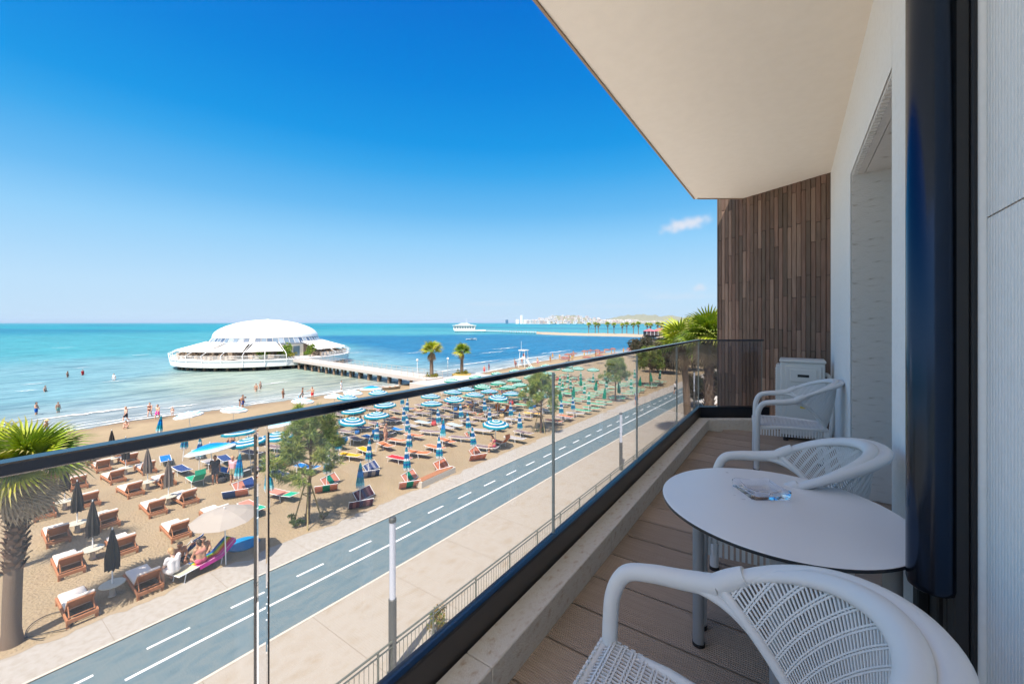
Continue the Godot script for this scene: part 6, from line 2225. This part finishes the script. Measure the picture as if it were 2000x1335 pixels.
	for i in 34:
		var line := rng.randi_range(2, 6)
		var z := rng.randf_range(-68.0, -13.0)
		var x := -19.9 - 0.034 * (z + 12.0) - 3.4 * line - rng.randf_range(0.4, 1.2)
		var c := Color.from_hsv(rng.randf(), 0.7, 0.4)
		var tint: String = ["reddish", "yellowish", "greenish", "bluish", "purplish"][int(c.h * 4.99)]
		var lying := i % 3 != 0
		person("%s in %s swimwear in umbrella line %s, %s sunbather %s" % ["person lying down" if lying else "person sitting up", tint, ["one", "two", "three", "four", "five", "six", "seven"][line], "nearer" if z > -40.0 else "farther", ["left of its pole", "right of its pole", "on a towel", "by an open umbrella"][i % 4]], "lie" if lying else "sit", on_sand(x, z) + Vector3(0, 0.36 if lying else -0.02, 0), PI * 1.5 + rng.randf_range(-0.3, 0.3) if lying else rng.randf() * TAU, i % 4, [["brief", c.r, c.g, c.b]], "blond" if i % 5 == 0 else "hair", "sunbathers among the umbrellas")
	for i in 26:
		var z := lerpf(-88.0, -148.0, i / 25.0) + rng.randf_range(-2, 2)
		var c := Color.from_hsv(rng.randf() * 0.15, 0.8, 0.5)
		person("distant person standing on the shore beyond the lifeguard chair", "stand", on_sand(along(SHORE, z) + rng.randf_range(-2.0, 9.0), z), rng.randf() * TAU, i % 4, [["shorts", c.r, c.g, c.b]], "hair", "distant people on the shore")

# ---------------------------------------------------------------- the restaurant on the water and its pier
func ringpt(r: float, y: float, deg: float) -> Vector3:
	return Vector3(cos(deg_to_rad(deg)) * r, y, sin(deg_to_rad(deg)) * r)

func restaurant() -> void:
	var t := thing("domed_restaurant", "round white domed restaurant with cloth awnings standing on piles in the sea", "restaurant", Vector3(-116, 0, -52.5))
	var st := sb()
	lathe(st, [Vector2(0.0, 0.0), Vector2(19.6, 0.0), Vector2(20.05, 0.12), Vector2(20.1, 1.35), Vector2(20.25, 1.45), Vector2(20.25, 1.62), Vector2(0.0, 1.62)], 96, Vector3.ZERO, true)
	part("hull", done(st), M.hull, t)
	for i in 44:
		st = sb()
		lathe(st, [Vector2(0.30, -2.5), Vector2(0.30, 0.02)], 10)
		part("pile", done(st) if i == 0 else (t.get_node("pile") as MeshInstance3D).mesh, M.pile, t, ringpt(18.5, 0, i * 360.0 / 44))
	# railing, its slanted posts and the furniture inside
	st = sb()
	for y in [2.0, 2.35, 2.62]:
		var loop := []
		for i in 85:
			var a := 14.0 + i * 4.0
			if a > 350.0:
				break
			loop.append(ringpt(20.0 + (y - 1.6) * 0.25, y, a))
		tube(st, loop, 0.045, 4)
	part("railing", done(st), M.hull, t)
	var a0 := 14.0
	while a0 < 350.0:
		for k in 2:
			st = sb()
			tube(st, [ringpt(20.15, 0.35, a0 + k * 12.0), ringpt(20.55, 2.7, a0 + k * 12.0), ringpt(19.1, 3.45, a0 + k * 12.0)], 0.065, 6)
			part("post", done(st), M.hull, t)
		a0 += 24.0
	rng.seed = 17
	st = sb()
	for i in 300:
		var a := rng.randf_range(16, 348)
		var r := rng.randf_range(14.5, 19.4)
		box(st, ringpt(r, 2.0 + rng.randf() * 0.4, a), Vector3(0.5, 0.8, 0.5), Basis(Vector3.UP, rng.randf() * TAU))
	part("tables_and_chairs", done(st), mat(0.40, 0.30, 0.22, 0.8), t, Vector3.ZERO, "stuff")
	# inner drum with slanted panes under the dome
	st = sb()
	lathe(st, [Vector2(12.9, 1.6), Vector2(12.9, 5.0)], 72)
	part("inner_wall", done(st), mat(0.30, 0.24, 0.19, 0.8), t)
	st = sb()
	lathe(st, [Vector2(13.9, 4.72), Vector2(13.9, 4.95), Vector2(12.8, 5.0), Vector2(11.8, 6.35), Vector2(11.8, 6.5)], 72, Vector3.ZERO, true)
	part("drum", done(st), mat(0.22, 0.24, 0.27, 0.5), t)
	st = sb()
	flat(st)
	var p0 := ringpt(12.88, 5.02, -2.3)
	var p1 := ringpt(12.88, 5.02, 2.3)
	var p2 := ringpt(11.9, 6.33, 2.3)
	var p3 := ringpt(11.9, 6.33, -2.3)
	quad(st, p0, p3, p2, p1)
	var n := Vector3(0.06, 0.04, 0)
	quad(st, p0 + n, p3 + n, p2 + n, p1 + n)
	var pane := done(st)
	var glass := [mat(0.16, 0.22, 0.28, 0.1, 0.0, 0.9), mat(0.30, 0.36, 0.42, 0.15, 0.0, 0.9), mat(0.08, 0.12, 0.18, 0.1, 0.0, 0.9)]
	for i in 64:
		var w := part("window", pane, glass[(i * 7 + i / 3) % 3], t)
		w.rotation.y = deg_to_rad(i * 360.0 / 64)
	st = sb()
	for i in 64:
		var a := (i + 0.5) * 360.0 / 64
		tube(st, [ringpt(12.92, 5.0, a), ringpt(11.94, 6.4, a)], 0.05, 4)
	part("mullions", done(st), M.hull, t)
	st = sb()
	var prof := []
	for i in 17:
		var k := i / 16.0
		prof.append(Vector2(12.1 * cos(k * PI / 2), 6.45 + 4.4 * sin(k * PI / 2) * (0.9 + 0.1 * k)))
	prof.reverse()
	lathe(st, prof, 72)
	soft(st, 5)
	lathe(st, [Vector2(12.1, 6.45), Vector2(12.14, 6.30), Vector2(11.6, 6.28)], 72, Vector3.ZERO, true)
	part("dome", done(st), M.dome, t)
	st = sb()
	for i in 24:
		var rib := []
		for k in 13:
			var u := k / 12.0 * 0.97
			rib.append(ringpt(12.12 * cos(u * PI / 2), 6.455 + 4.4 * sin(u * PI / 2) * (0.9 + 0.1 * u), i * 15.0))
		tube(st, rib, 0.022, 4)
	part("dome_seams", done(st), M.dome, t)
	# cloth awnings, each a sheet sagging between its corners
	for i in 14:
		var b := 14.5 + i * 24.0
		if b > 327.0:
			break
		st = sb()
		soft(st)
		for u in 6:
			for v in 5:
				var f := func(x: float, y: float) -> Vector3:
					var ang := b + 0.6 + 22.6 * x
					var inset := 1.9 * (1.0 - y) * (1.0 if x > 0.5 else -1.0) * absf(x - 0.5) * 2.0
					return ringpt(lerpf(13.1, 19.25, y) - 0.35 * sin(PI * x) * y, lerpf(5.35, 3.45, y) - 0.22 * sin(PI * x) * sin(PI * y), ang - inset * (1.0 if x > 0.5 else 1.0))
				var q := [f.call(u / 6.0, v / 5.0), f.call((u + 1) / 6.0, v / 5.0), f.call((u + 1) / 6.0, (v + 1) / 5.0), f.call(u / 6.0, (v + 1) / 5.0)]
				quad(st, q[0], q[1], q[2], q[3])
		part("awning", done(st), M.awning, t)
	st = sb()
	for i in 15:
		var b := 14.3 + i * 24.0
		tube(st, [ringpt(13.1, 5.3, b), ringpt(19.3, 3.4, b)], 0.07, 5)
	part("awning_beams", done(st), M.hull, t)
	# entrance front
	st = sb()
	flat(st)
	for i in 6:
		var a := -9.0 + i * 4.0
		quad(st, ringpt(14.0, 1.62, a), ringpt(14.0, 4.7, a), ringpt(14.0, 4.7, a + 4.0), ringpt(14.0, 1.62, a + 4.0))
	part("entrance_wall", done(st), mat(0.62, 0.56, 0.46, 0.8), t)
	for q in [-1.5, 6.5]:
		st = sb()
		box(st, ringpt(14.05, 2.95, q), Vector3(0.08, 2.6, 1.6), Basis(Vector3.UP, -deg_to_rad(q)))
		part("door", done(st), M.window, t)
	st = sb()
	tube(st, [Vector3(0, 10.8, 0), Vector3(0, 11.0, 0)], 0.3, 8)
	part("finial", done(st), M.hull, t)
	var cols := [Color(0.10, 0.20, 0.02), Color(0.16, 0.25, 0.03), Color(0.24, 0.28, 0.04)]
	var C := Vector3(-116, 0, -52.5)
	bush("planter_shrub", "green shrub in a planter on the restaurant deck before the third awning", C + ringpt(18.0, 1.62, 27.0), 2.6, 2.2, 90, 320, cols, "shrub")
	bush("planter_shrub", "tall yellow green shrub left of the restaurant entrance", C + ringpt(17.2, 1.62, 12.0), 3.2, 3.4, 91, 420, cols, "shrub")
	bush("planter_shrub", "round green shrub right of the restaurant entrance", C + ringpt(17.2, 1.62, -7.5), 2.4, 3.0, 92, 320, cols, "shrub")
	bush("planter_shrub", "low yellow shrub at the end of the pier by the entrance", C + ringpt(19.0, 1.62, 8.5), 1.8, 1.5, 93, 200, [Color(0.35, 0.28, 0.03), Color(0.2, 0.22, 0.03)], "shrub")
	# pier
	var a := Vector3(-96.2, 1.25, -50.9)
	var b := Vector3(-48.6, 0.75, -47.8)
	var p := thing("pier", "long straight pier with pale deck leading from the shore to the domed restaurant", "pier", Vector3.ZERO)
	var dir := (b - a).normalized()
	var side := Vector3(-dir.z, 0, dir.x).normalized()
	var basis := Basis(dir, Vector3.UP, side).orthonormalized()
	var mid := (a + b) * 0.5
	var length := a.distance_to(b)
	st = sb()
	bev(st, mid, Vector3(length, 0.22, 3.7), 0.02, basis)
	bev(st, mid + side * 1.8 - Vector3(0, 0.12, 0), Vector3(length, 0.55, 0.16), 0.02, basis)
	bev(st, mid - side * 1.8 - Vector3(0, 0.12, 0), Vector3(length, 0.55, 0.16), 0.02, basis)
	part("deck", done(st), M.pier, p)
	var np := 15
	for i in np:
		var c := a.lerp(b, (i + 0.6) / np)
		for s in [-1.25, 1.25]:
			st = sb()
			var q: Vector3 = c + side * s
			tube(st, [Vector3(q.x, -3.0, q.z), Vector3(q.x, c.y - 0.1, q.z)], 0.26, 9)
			part("pile", done(st), M.pile, p)
		st = sb()
		bev(st, c - Vector3(0, 0.3, 0), Vector3(0.5, 0.4, 3.3), 0.02, basis)
		part("cross_beam", done(st), M.pile, p)
	var rail_m := mat(0.50, 0.42, 0.36, 0.5)
	for s in [-1.78, 1.78]:
		for y in [0.6, 1.05]:
			st = sb()
			tube(st, [a + side * s + Vector3(0, y, 0), b + side * s + Vector3(0, y, 0)], 0.03, 5)
			part("hand_rail", done(st), rail_m, p)
		for i in 31:
			st = sb()
			var c: Vector3 = a.lerp(b, i / 30.0) + side * s
			tube(st, [c, c + Vector3(0, 1.08, 0)], 0.028, 5)
			part("rail_post", done(st), rail_m, p)
	st = sb()
	bev(st, Vector3(-44.8, -0.2, -50.6), Vector3(9.0, 1.7, 15.0), 0.05)
	struct("pier_plaza", done(st), M.pier)
	for q in [[-50.4, -48.9, "left"], [-49.3, -55.3, "right"]]:
		var pl := thing("planter_bed", "round raised planting bed round the %s palm at the pier root" % q[2], "planter", Vector3(q[0], 0.5, q[1]))
		st = sb()
		lathe(st, [Vector2(0.0, 0.3), Vector2(1.7, 0.3), Vector2(1.8, 0.0), Vector2(1.8, -1.6)], 24, Vector3.ZERO, true)
		part("bed", done(st), mat(0.40, 0.27, 0.08, 0.9), pl)
		leafy_crown(pl, M.leaf_clump, [[Vector3(0.6, 0.35, 0), 0.7], [Vector3(-0.5, 0.35, 0.5), 0.7], [Vector3(0, 0.35, -0.8), 0.6]], 130, 95, [Color(0.3, 0.25, 0.03), Color(0.15, 0.2, 0.03)])
	for q in [[-51.8, -47.0, "left of the left pier palm"], [-49.6, -52.0, "between the two pier palms"]]:
		var lp := thing("pier_lamp", "thin white lamp post with round globe %s" % q[2], "street lamp", Vector3(q[0], 0.6, q[1]))
		st = sb()
		tube(st, [Vector3(0, 0, 0), Vector3(0, 3.0, 0)], 0.05, 6)
		part("post", done(st), M.white_paint, lp)
		st = sb()
		ball(st, Vector3(0, 3.15, 0), Vector3.ONE * 0.2)
		part("globe", done(st), M.white_paint, lp)

# ---------------------------------------------------------------- the far shore
func far_shore() -> void:
	# rocky mole with a row of palms
	var rocks := FastNoiseLite.new()
	rocks.seed = 31
	rocks.frequency = 0.08
	var mole := nmat(50, 0.03, [[0.14, 0.11, 0.08], [0.34, 0.27, 0.20], [0.40, 0.32, 0.25], [0.22, 0.17, 0.12]], Vector3(0.05, 0.3, 0.05), 0.95)
	var line := [Vector2(-204, -338), Vector2(-160, -321), Vector2(-120, -322), Vector2(-80, -312), Vector2(-50, -330), Vector2(40, -350)]
	var mesh := sheet(10, 90, func(i: int, j: int) -> Vector3:
		var f := j / 90.0 * (line.size() - 1)
		var k := mini(int(f), line.size() - 2)
		var c: Vector2 = line[k].lerp(line[k + 1], f - k)
		var s := i / 10.0 * 2.0 - 1.0
		var wide := (7.0 + 6.0 * j / 90.0) * (0.4 + 0.6 * smoothstep(0.0, 6.0, float(j)))
		var y := -2.0 + 3.1 * (1.0 - pow(absf(s), 3.0)) + rocks.get_noise_2d(c.x * 4.0 + s * 30.0, c.y * 4.0) * 0.7
		return Vector3(c.x, y, c.y + s * wide))
	struct("rocky_mole", mesh, mole)
	var st := sb()
	span(st, Vector3(-60, -2.0, -2000), Vector3(3000, -0.2, -325))
	struct("far_land", done(st), mole)
	var palm0: Node3D = null
	var spots := [[-143.4, -322.0], [-138.7, -325.0], [-135.0, -323.0], [-125.5, -320.0], [-120.7, -321.0], [-114.2, -322.0], [-110.0, -321.0], [-104.0, -319.0], [-100.0, -319.0], [-93.0, -318.0], [-90.0, -316.0], [-84.0, -314.5], [-81.0, -314.0], [-86.0, -334.0], [-73.0, -322.0], [-62.0, -326.0]]
	for i in spots.size():
		var label := "distant palm on the rocky mole, %s from the left in its row" % ORD[i]
		if palm0 == null:
			palm0 = fan_palm("mole_palm", label, Vector3(spots[i][0], 0.8, spots[i][1]), 7.6, 2.6, 0.32, 16, 10, false, Vector3(0.3, 0, 0), 111, "palms in a row on the mole")
		else:
			var d := dup(palm0, label, Vector3(spots[i][0], 0.8, spots[i][1]), i * 1.3, "palms in a row on the mole")
			d.scale = Vector3.ONE * (0.92 + 0.16 * fposmod(i * 0.618, 1.0))
	var hut := thing("red_roof_pavilion", "low beach pavilion with a faded red tent-like roof at the root of the mole", "pavilion", Vector3(-81.5, 0.8, -309.5), 0.6)
	st = sb()
	flat(st)
	for k in 3:
		var x0 := -11.0 + k * 7.4
		var x1 := x0 + 7.3
		var top := Vector3((x0 + x1) * 0.5, 5.6 if k == 1 else 4.9, 0)
		var q := [Vector3(x0, 3.0, -5), Vector3(x1, 3.0, -5), Vector3(x1, 3.0, 5), Vector3(x0, 3.0, 5)]
		for i in 4:
			tri(st, top, q[i], q[(i + 1) % 4])
	part("roof", done(st), mat(0.45, 0.12, 0.14, 0.9), hut)
	st = sb()
	span(st, Vector3(-10.5, 0, -4.5), Vector3(10.5, 2.9, 4.5))
	part("wall", done(st), mat(0.09, 0.06, 0.06, 0.9), hut)
	for i in 9:
		st = sb()
		span(st, Vector3(-11.0 + i * 2.75, 0, 4.8), Vector3(-10.8 + i * 2.75, 3.0, 5.0))
		part("post", done(st), M.white_paint, hut)
	# the long thin pier and the pavilion at its end
	var pp := thing("far_pier", "thin distant pier running out from the rocky mole", "pier", Vector3(-204, 0, -338))
	var d2 := Vector3(-96, 0, -34)
	st = sb()
	var bb := Basis(d2.normalized(), Vector3.UP, d2.normalized().cross(Vector3.UP))
	bev(st, d2 * 0.5 + Vector3(0, 0.75, 0), Vector3(d2.length(), 0.4, 3.0), 0.05, bb)
	bev(st, d2 * 0.5 + Vector3(0, 1.8, 1.0), Vector3(d2.length(), 0.10, 0.10), 0.02, bb)
	part("deck", done(st), M.white_paint, pp)
	for i in 24:
		st = sb()
		tube(st, [d2 * (i / 24.0) + Vector3(0, -3, 0), d2 * (i / 24.0) + Vector3(0, 1.8, 0)], 0.25, 6)
		part("pile", done(st), M.pile, pp)
	var ph := thing("pier_pavilion", "distant white pavilion with dark windows standing on piles out at sea", "pavilion", Vector3(-313, 0, -362), 0.605)
	st = sb()
	bev(st, Vector3(3, 1.0, 0), Vector3(36, 1.2, 14), 0.1)
	part("platform", done(st), M.white_paint, ph)
	st = sb()
	bev(st, Vector3(-4, 4.0, 0), Vector3(25, 5.0, 11), 0.1)
	part("hall", done(st), mat(0.62, 0.58, 0.52, 0.7), ph)
	st = sb()
	for k in 3:
		bev(st, Vector3(-4, 6.8 + k * 0.7, 0), Vector3(27 - k * 7, 0.5, 13 - k * 3), 0.1)
	bev(st, Vector3(-4, 8.6, 0), Vector3(9, 1.6, 6), 0.1)
	part("roof", done(st), M.white_paint, ph)
	for i in 8:
		st = sb()
		bev(st, Vector3(-14.3 + i * 2.95, 4.4, 5.55), Vector3(1.7, 2.4, 0.12), 0.02)
		part("window", done(st), M.window, ph)
	st = sb()
	tube(st, [Vector3(-2, 9, 0), Vector3(-2, 15, 0)], 0.18, 6)
	part("mast", done(st), M.white_paint, ph)
	for i in 14:
		st = sb()
		tube(st, [Vector3(-14 + i * 2.6, -3, 5.5), Vector3(-14 + i * 2.6, 0.6, 5.5)], 0.35, 6)
		part("pile", done(st), M.pile, ph)
	var boat := thing("speed_boat", "small white motor boat lying on the water below the distant pavilion", "boat", Vector3(-166, SEA, -195), 0.9)
	st = sb()
	soft(st)
	var prof := [[-3.2, 0.9, 0.7], [0.0, 1.1, 0.75], [2.2, 0.8, 0.9], [3.6, 0.05, 1.1]]
	for i in 3:
		for s in [-1.0, 1.0]:
			var u = prof[i]
			var v = prof[i + 1]
			quad(st, Vector3(u[0], -0.3, 0), Vector3(v[0], -0.3, 0), Vector3(v[0], v[2], v[1] * s), Vector3(u[0], u[2], u[1] * s))
		quad(st, Vector3(prof[i][0], prof[i][2] - 0.1, -prof[i][1]), Vector3(prof[i + 1][0], prof[i + 1][2] - 0.1, -prof[i + 1][1]), Vector3(prof[i + 1][0], prof[i + 1][2] - 0.1, prof[i + 1][1]), Vector3(prof[i][0], prof[i][2] - 0.1, prof[i][1]))
	part("hull", done(st), M.white_paint, boat)
	st = sb()
	bev(st, Vector3(0.4, 1.0, 0), Vector3(1.4, 0.7, 1.3), 0.1)
	part("cabin", done(st), M.window, boat)
	# hills behind the town
	var hn := FastNoiseLite.new()
	hn.seed = 61
	hn.frequency = 0.003
	hn.fractal_octaves = 4
	var hill_m := nmat(52, 0.03, [[0.14, 0.16, 0.10], [0.20, 0.20, 0.13], [0.28, 0.25, 0.19]], Vector3.ONE * 0.004, 0.95)
	var ax := Vector3(0.822, 0, -0.569)
	var back := Vector3(-0.569, 0, -0.822)
	for h in [[Vector3(-2170, 0, -3530), 960.0, 98.0, 1.0, "hill"], [Vector3(-1780, 0, -4520), 1250.0, 128.0, 0.0, "hill"], [Vector3(-1560, 0, -3660), 1500.0, 30.0, 0.0, "shore_plain"]]:
		var base: Vector3 = h[0]
		struct(h[4], sheet(60, 14, func(i: int, j: int) -> Vector3:
			var u := i / 60.0
			var v := j / 14.0
			var shape := pow(sin(PI * u), 0.55) * sin(PI * v)
			if h[3] > 0.5:
				shape *= 0.62 + 0.38 * sin(PI * clampf(u * 1.6, 0.0, 1.0))
			else:
				shape *= 1.0 - 0.30 * u
			var p: Vector3 = base + ax * h[1] * u + back * 700.0 * v
			return Vector3(p.x, -3.0 + h[2] * shape * (1.0 + 0.35 * hn.get_noise_2d(p.x * 2.0, p.z * 2.0)), p.z)), hill_m)
	# the town: single buildings, each placed on the shore or the slope
	var walls := []
	for c in [[0.82, 0.79, 0.76], [0.80, 0.71, 0.62], [0.78, 0.62, 0.56], [0.84, 0.83, 0.82], [0.66, 0.62, 0.58], [0.70, 0.50, 0.42]]:
		walls.append(mat(c[0], c[1], c[2], 0.85))
	var protos := []
	for k in 6:
		var o := thing("far_building", "building", "building")
		st = sb()
		span(st, Vector3(-9, -6, -8), Vector3(9, 18, 8))
		part("wall", done(st), walls[k], o)
		st = sb()
		for f in 5:
			span(st, Vector3(-7.6, 1.6 + f * 3.3, 8.02), Vector3(7.6, 3.2 + f * 3.3, 8.2))
		part("window_bands", done(st), M.window, o)
		st = sb()
		span(st, Vector3(-9.3, 18, -8.3), Vector3(9.3, 18.8, 8.3))
		part("roof", done(st), walls[(k * 5 + 5) % 6], o)
		protos.append(o)
	rng.seed = 71
	var used_p := {}
	for i in 280:
		var k := i % 6
		var u := rng.randf()
		var v := pow(rng.randf(), 1.6)
		var p := Vector3(-2330, 0, -3300) + ax * (1750.0 * u + (150.0 if u < 0.1 else 0.0)) + back * (20.0 + 330.0 * v)
		var on_hill: float = clampf((u - 0.16) * 12.0, 0.0, 1.0) * clampf((0.60 - u) * 8.0, 0.0, 1.0)
		p.y = 2.0 + on_hill * v * 62.0 + v * 6.0
		var label := "far %s building in the town across the bay" % ["white", "sand coloured", "pinkish", "bright white", "grey", "terracotta"][k]
		var o: Node3D
		if used_p.has(k):
			o = dup(protos[k], label, p, 0.605 + rng.randf_range(-0.4, 0.4))
		else:
			used_p[k] = true
			o = protos[k]
			o.position = p
			o.rotation.y = 0.6
		tag(o, label, "building", "far %s buildings of the town" % ["white", "sand coloured", "pinkish", "bright white", "grey", "terracotta"][k])
		var tall := 1.25 + (rng.randf() * 1.3 if on_hill < 0.5 else rng.randf() * 0.3)
		o.scale = Vector3(rng.randf_range(0.8, 1.7), tall * (0.55 if u > 0.75 else 0.85), 1.0)
	for q in [[Vector3(-2318, 0, -3262), Vector3(1.5, 2.25, 1.5), "blue-glass tower standing alone left of the far town", [0.03, 0.13, 0.24]], [Vector3(-2201, 0, -3341), Vector3(1.3, 4.6, 1.3), "tall white tower rising above the far town", [0.76, 0.74, 0.72]], [Vector3(-2238, 0, -3325), Vector3(1.7, 2.4, 1.2), "broad pale block left of the tall white tower", [0.72, 0.64, 0.56]], [Vector3(-2170, 0, -3360), Vector3(1.6, 2.2, 1.2), "broad pale block right of the tall white tower", [0.74, 0.68, 0.6]]]:
		var o := thing("far_tower", q[2], "tower", q[0], 0.605)
		st = sb()
		span(st, Vector3(-9, -6, -8) * q[1], Vector3(9, 18, 8) * q[1])
		part("wall", done(st), mat(q[3][0], q[3][1], q[3][2], 0.5), o)
		st = sb()
		span(st, Vector3(-9.3 * q[1].x, 18 * q[1].y, -8.3 * q[1].z), Vector3(9.3 * q[1].x, 18 * q[1].y + 2.0, 8.3 * q[1].z))
		part("roof", done(st), walls[4], o)

func _ready() -> void:
	light_and_lens()
	materials()
	setting()
	balcony()
	restaurant_and_far()
	street()
	beach_things()
	people()
	balcony_things()

func restaurant_and_far() -> void:
	greenery()
	restaurant()
	far_shore()
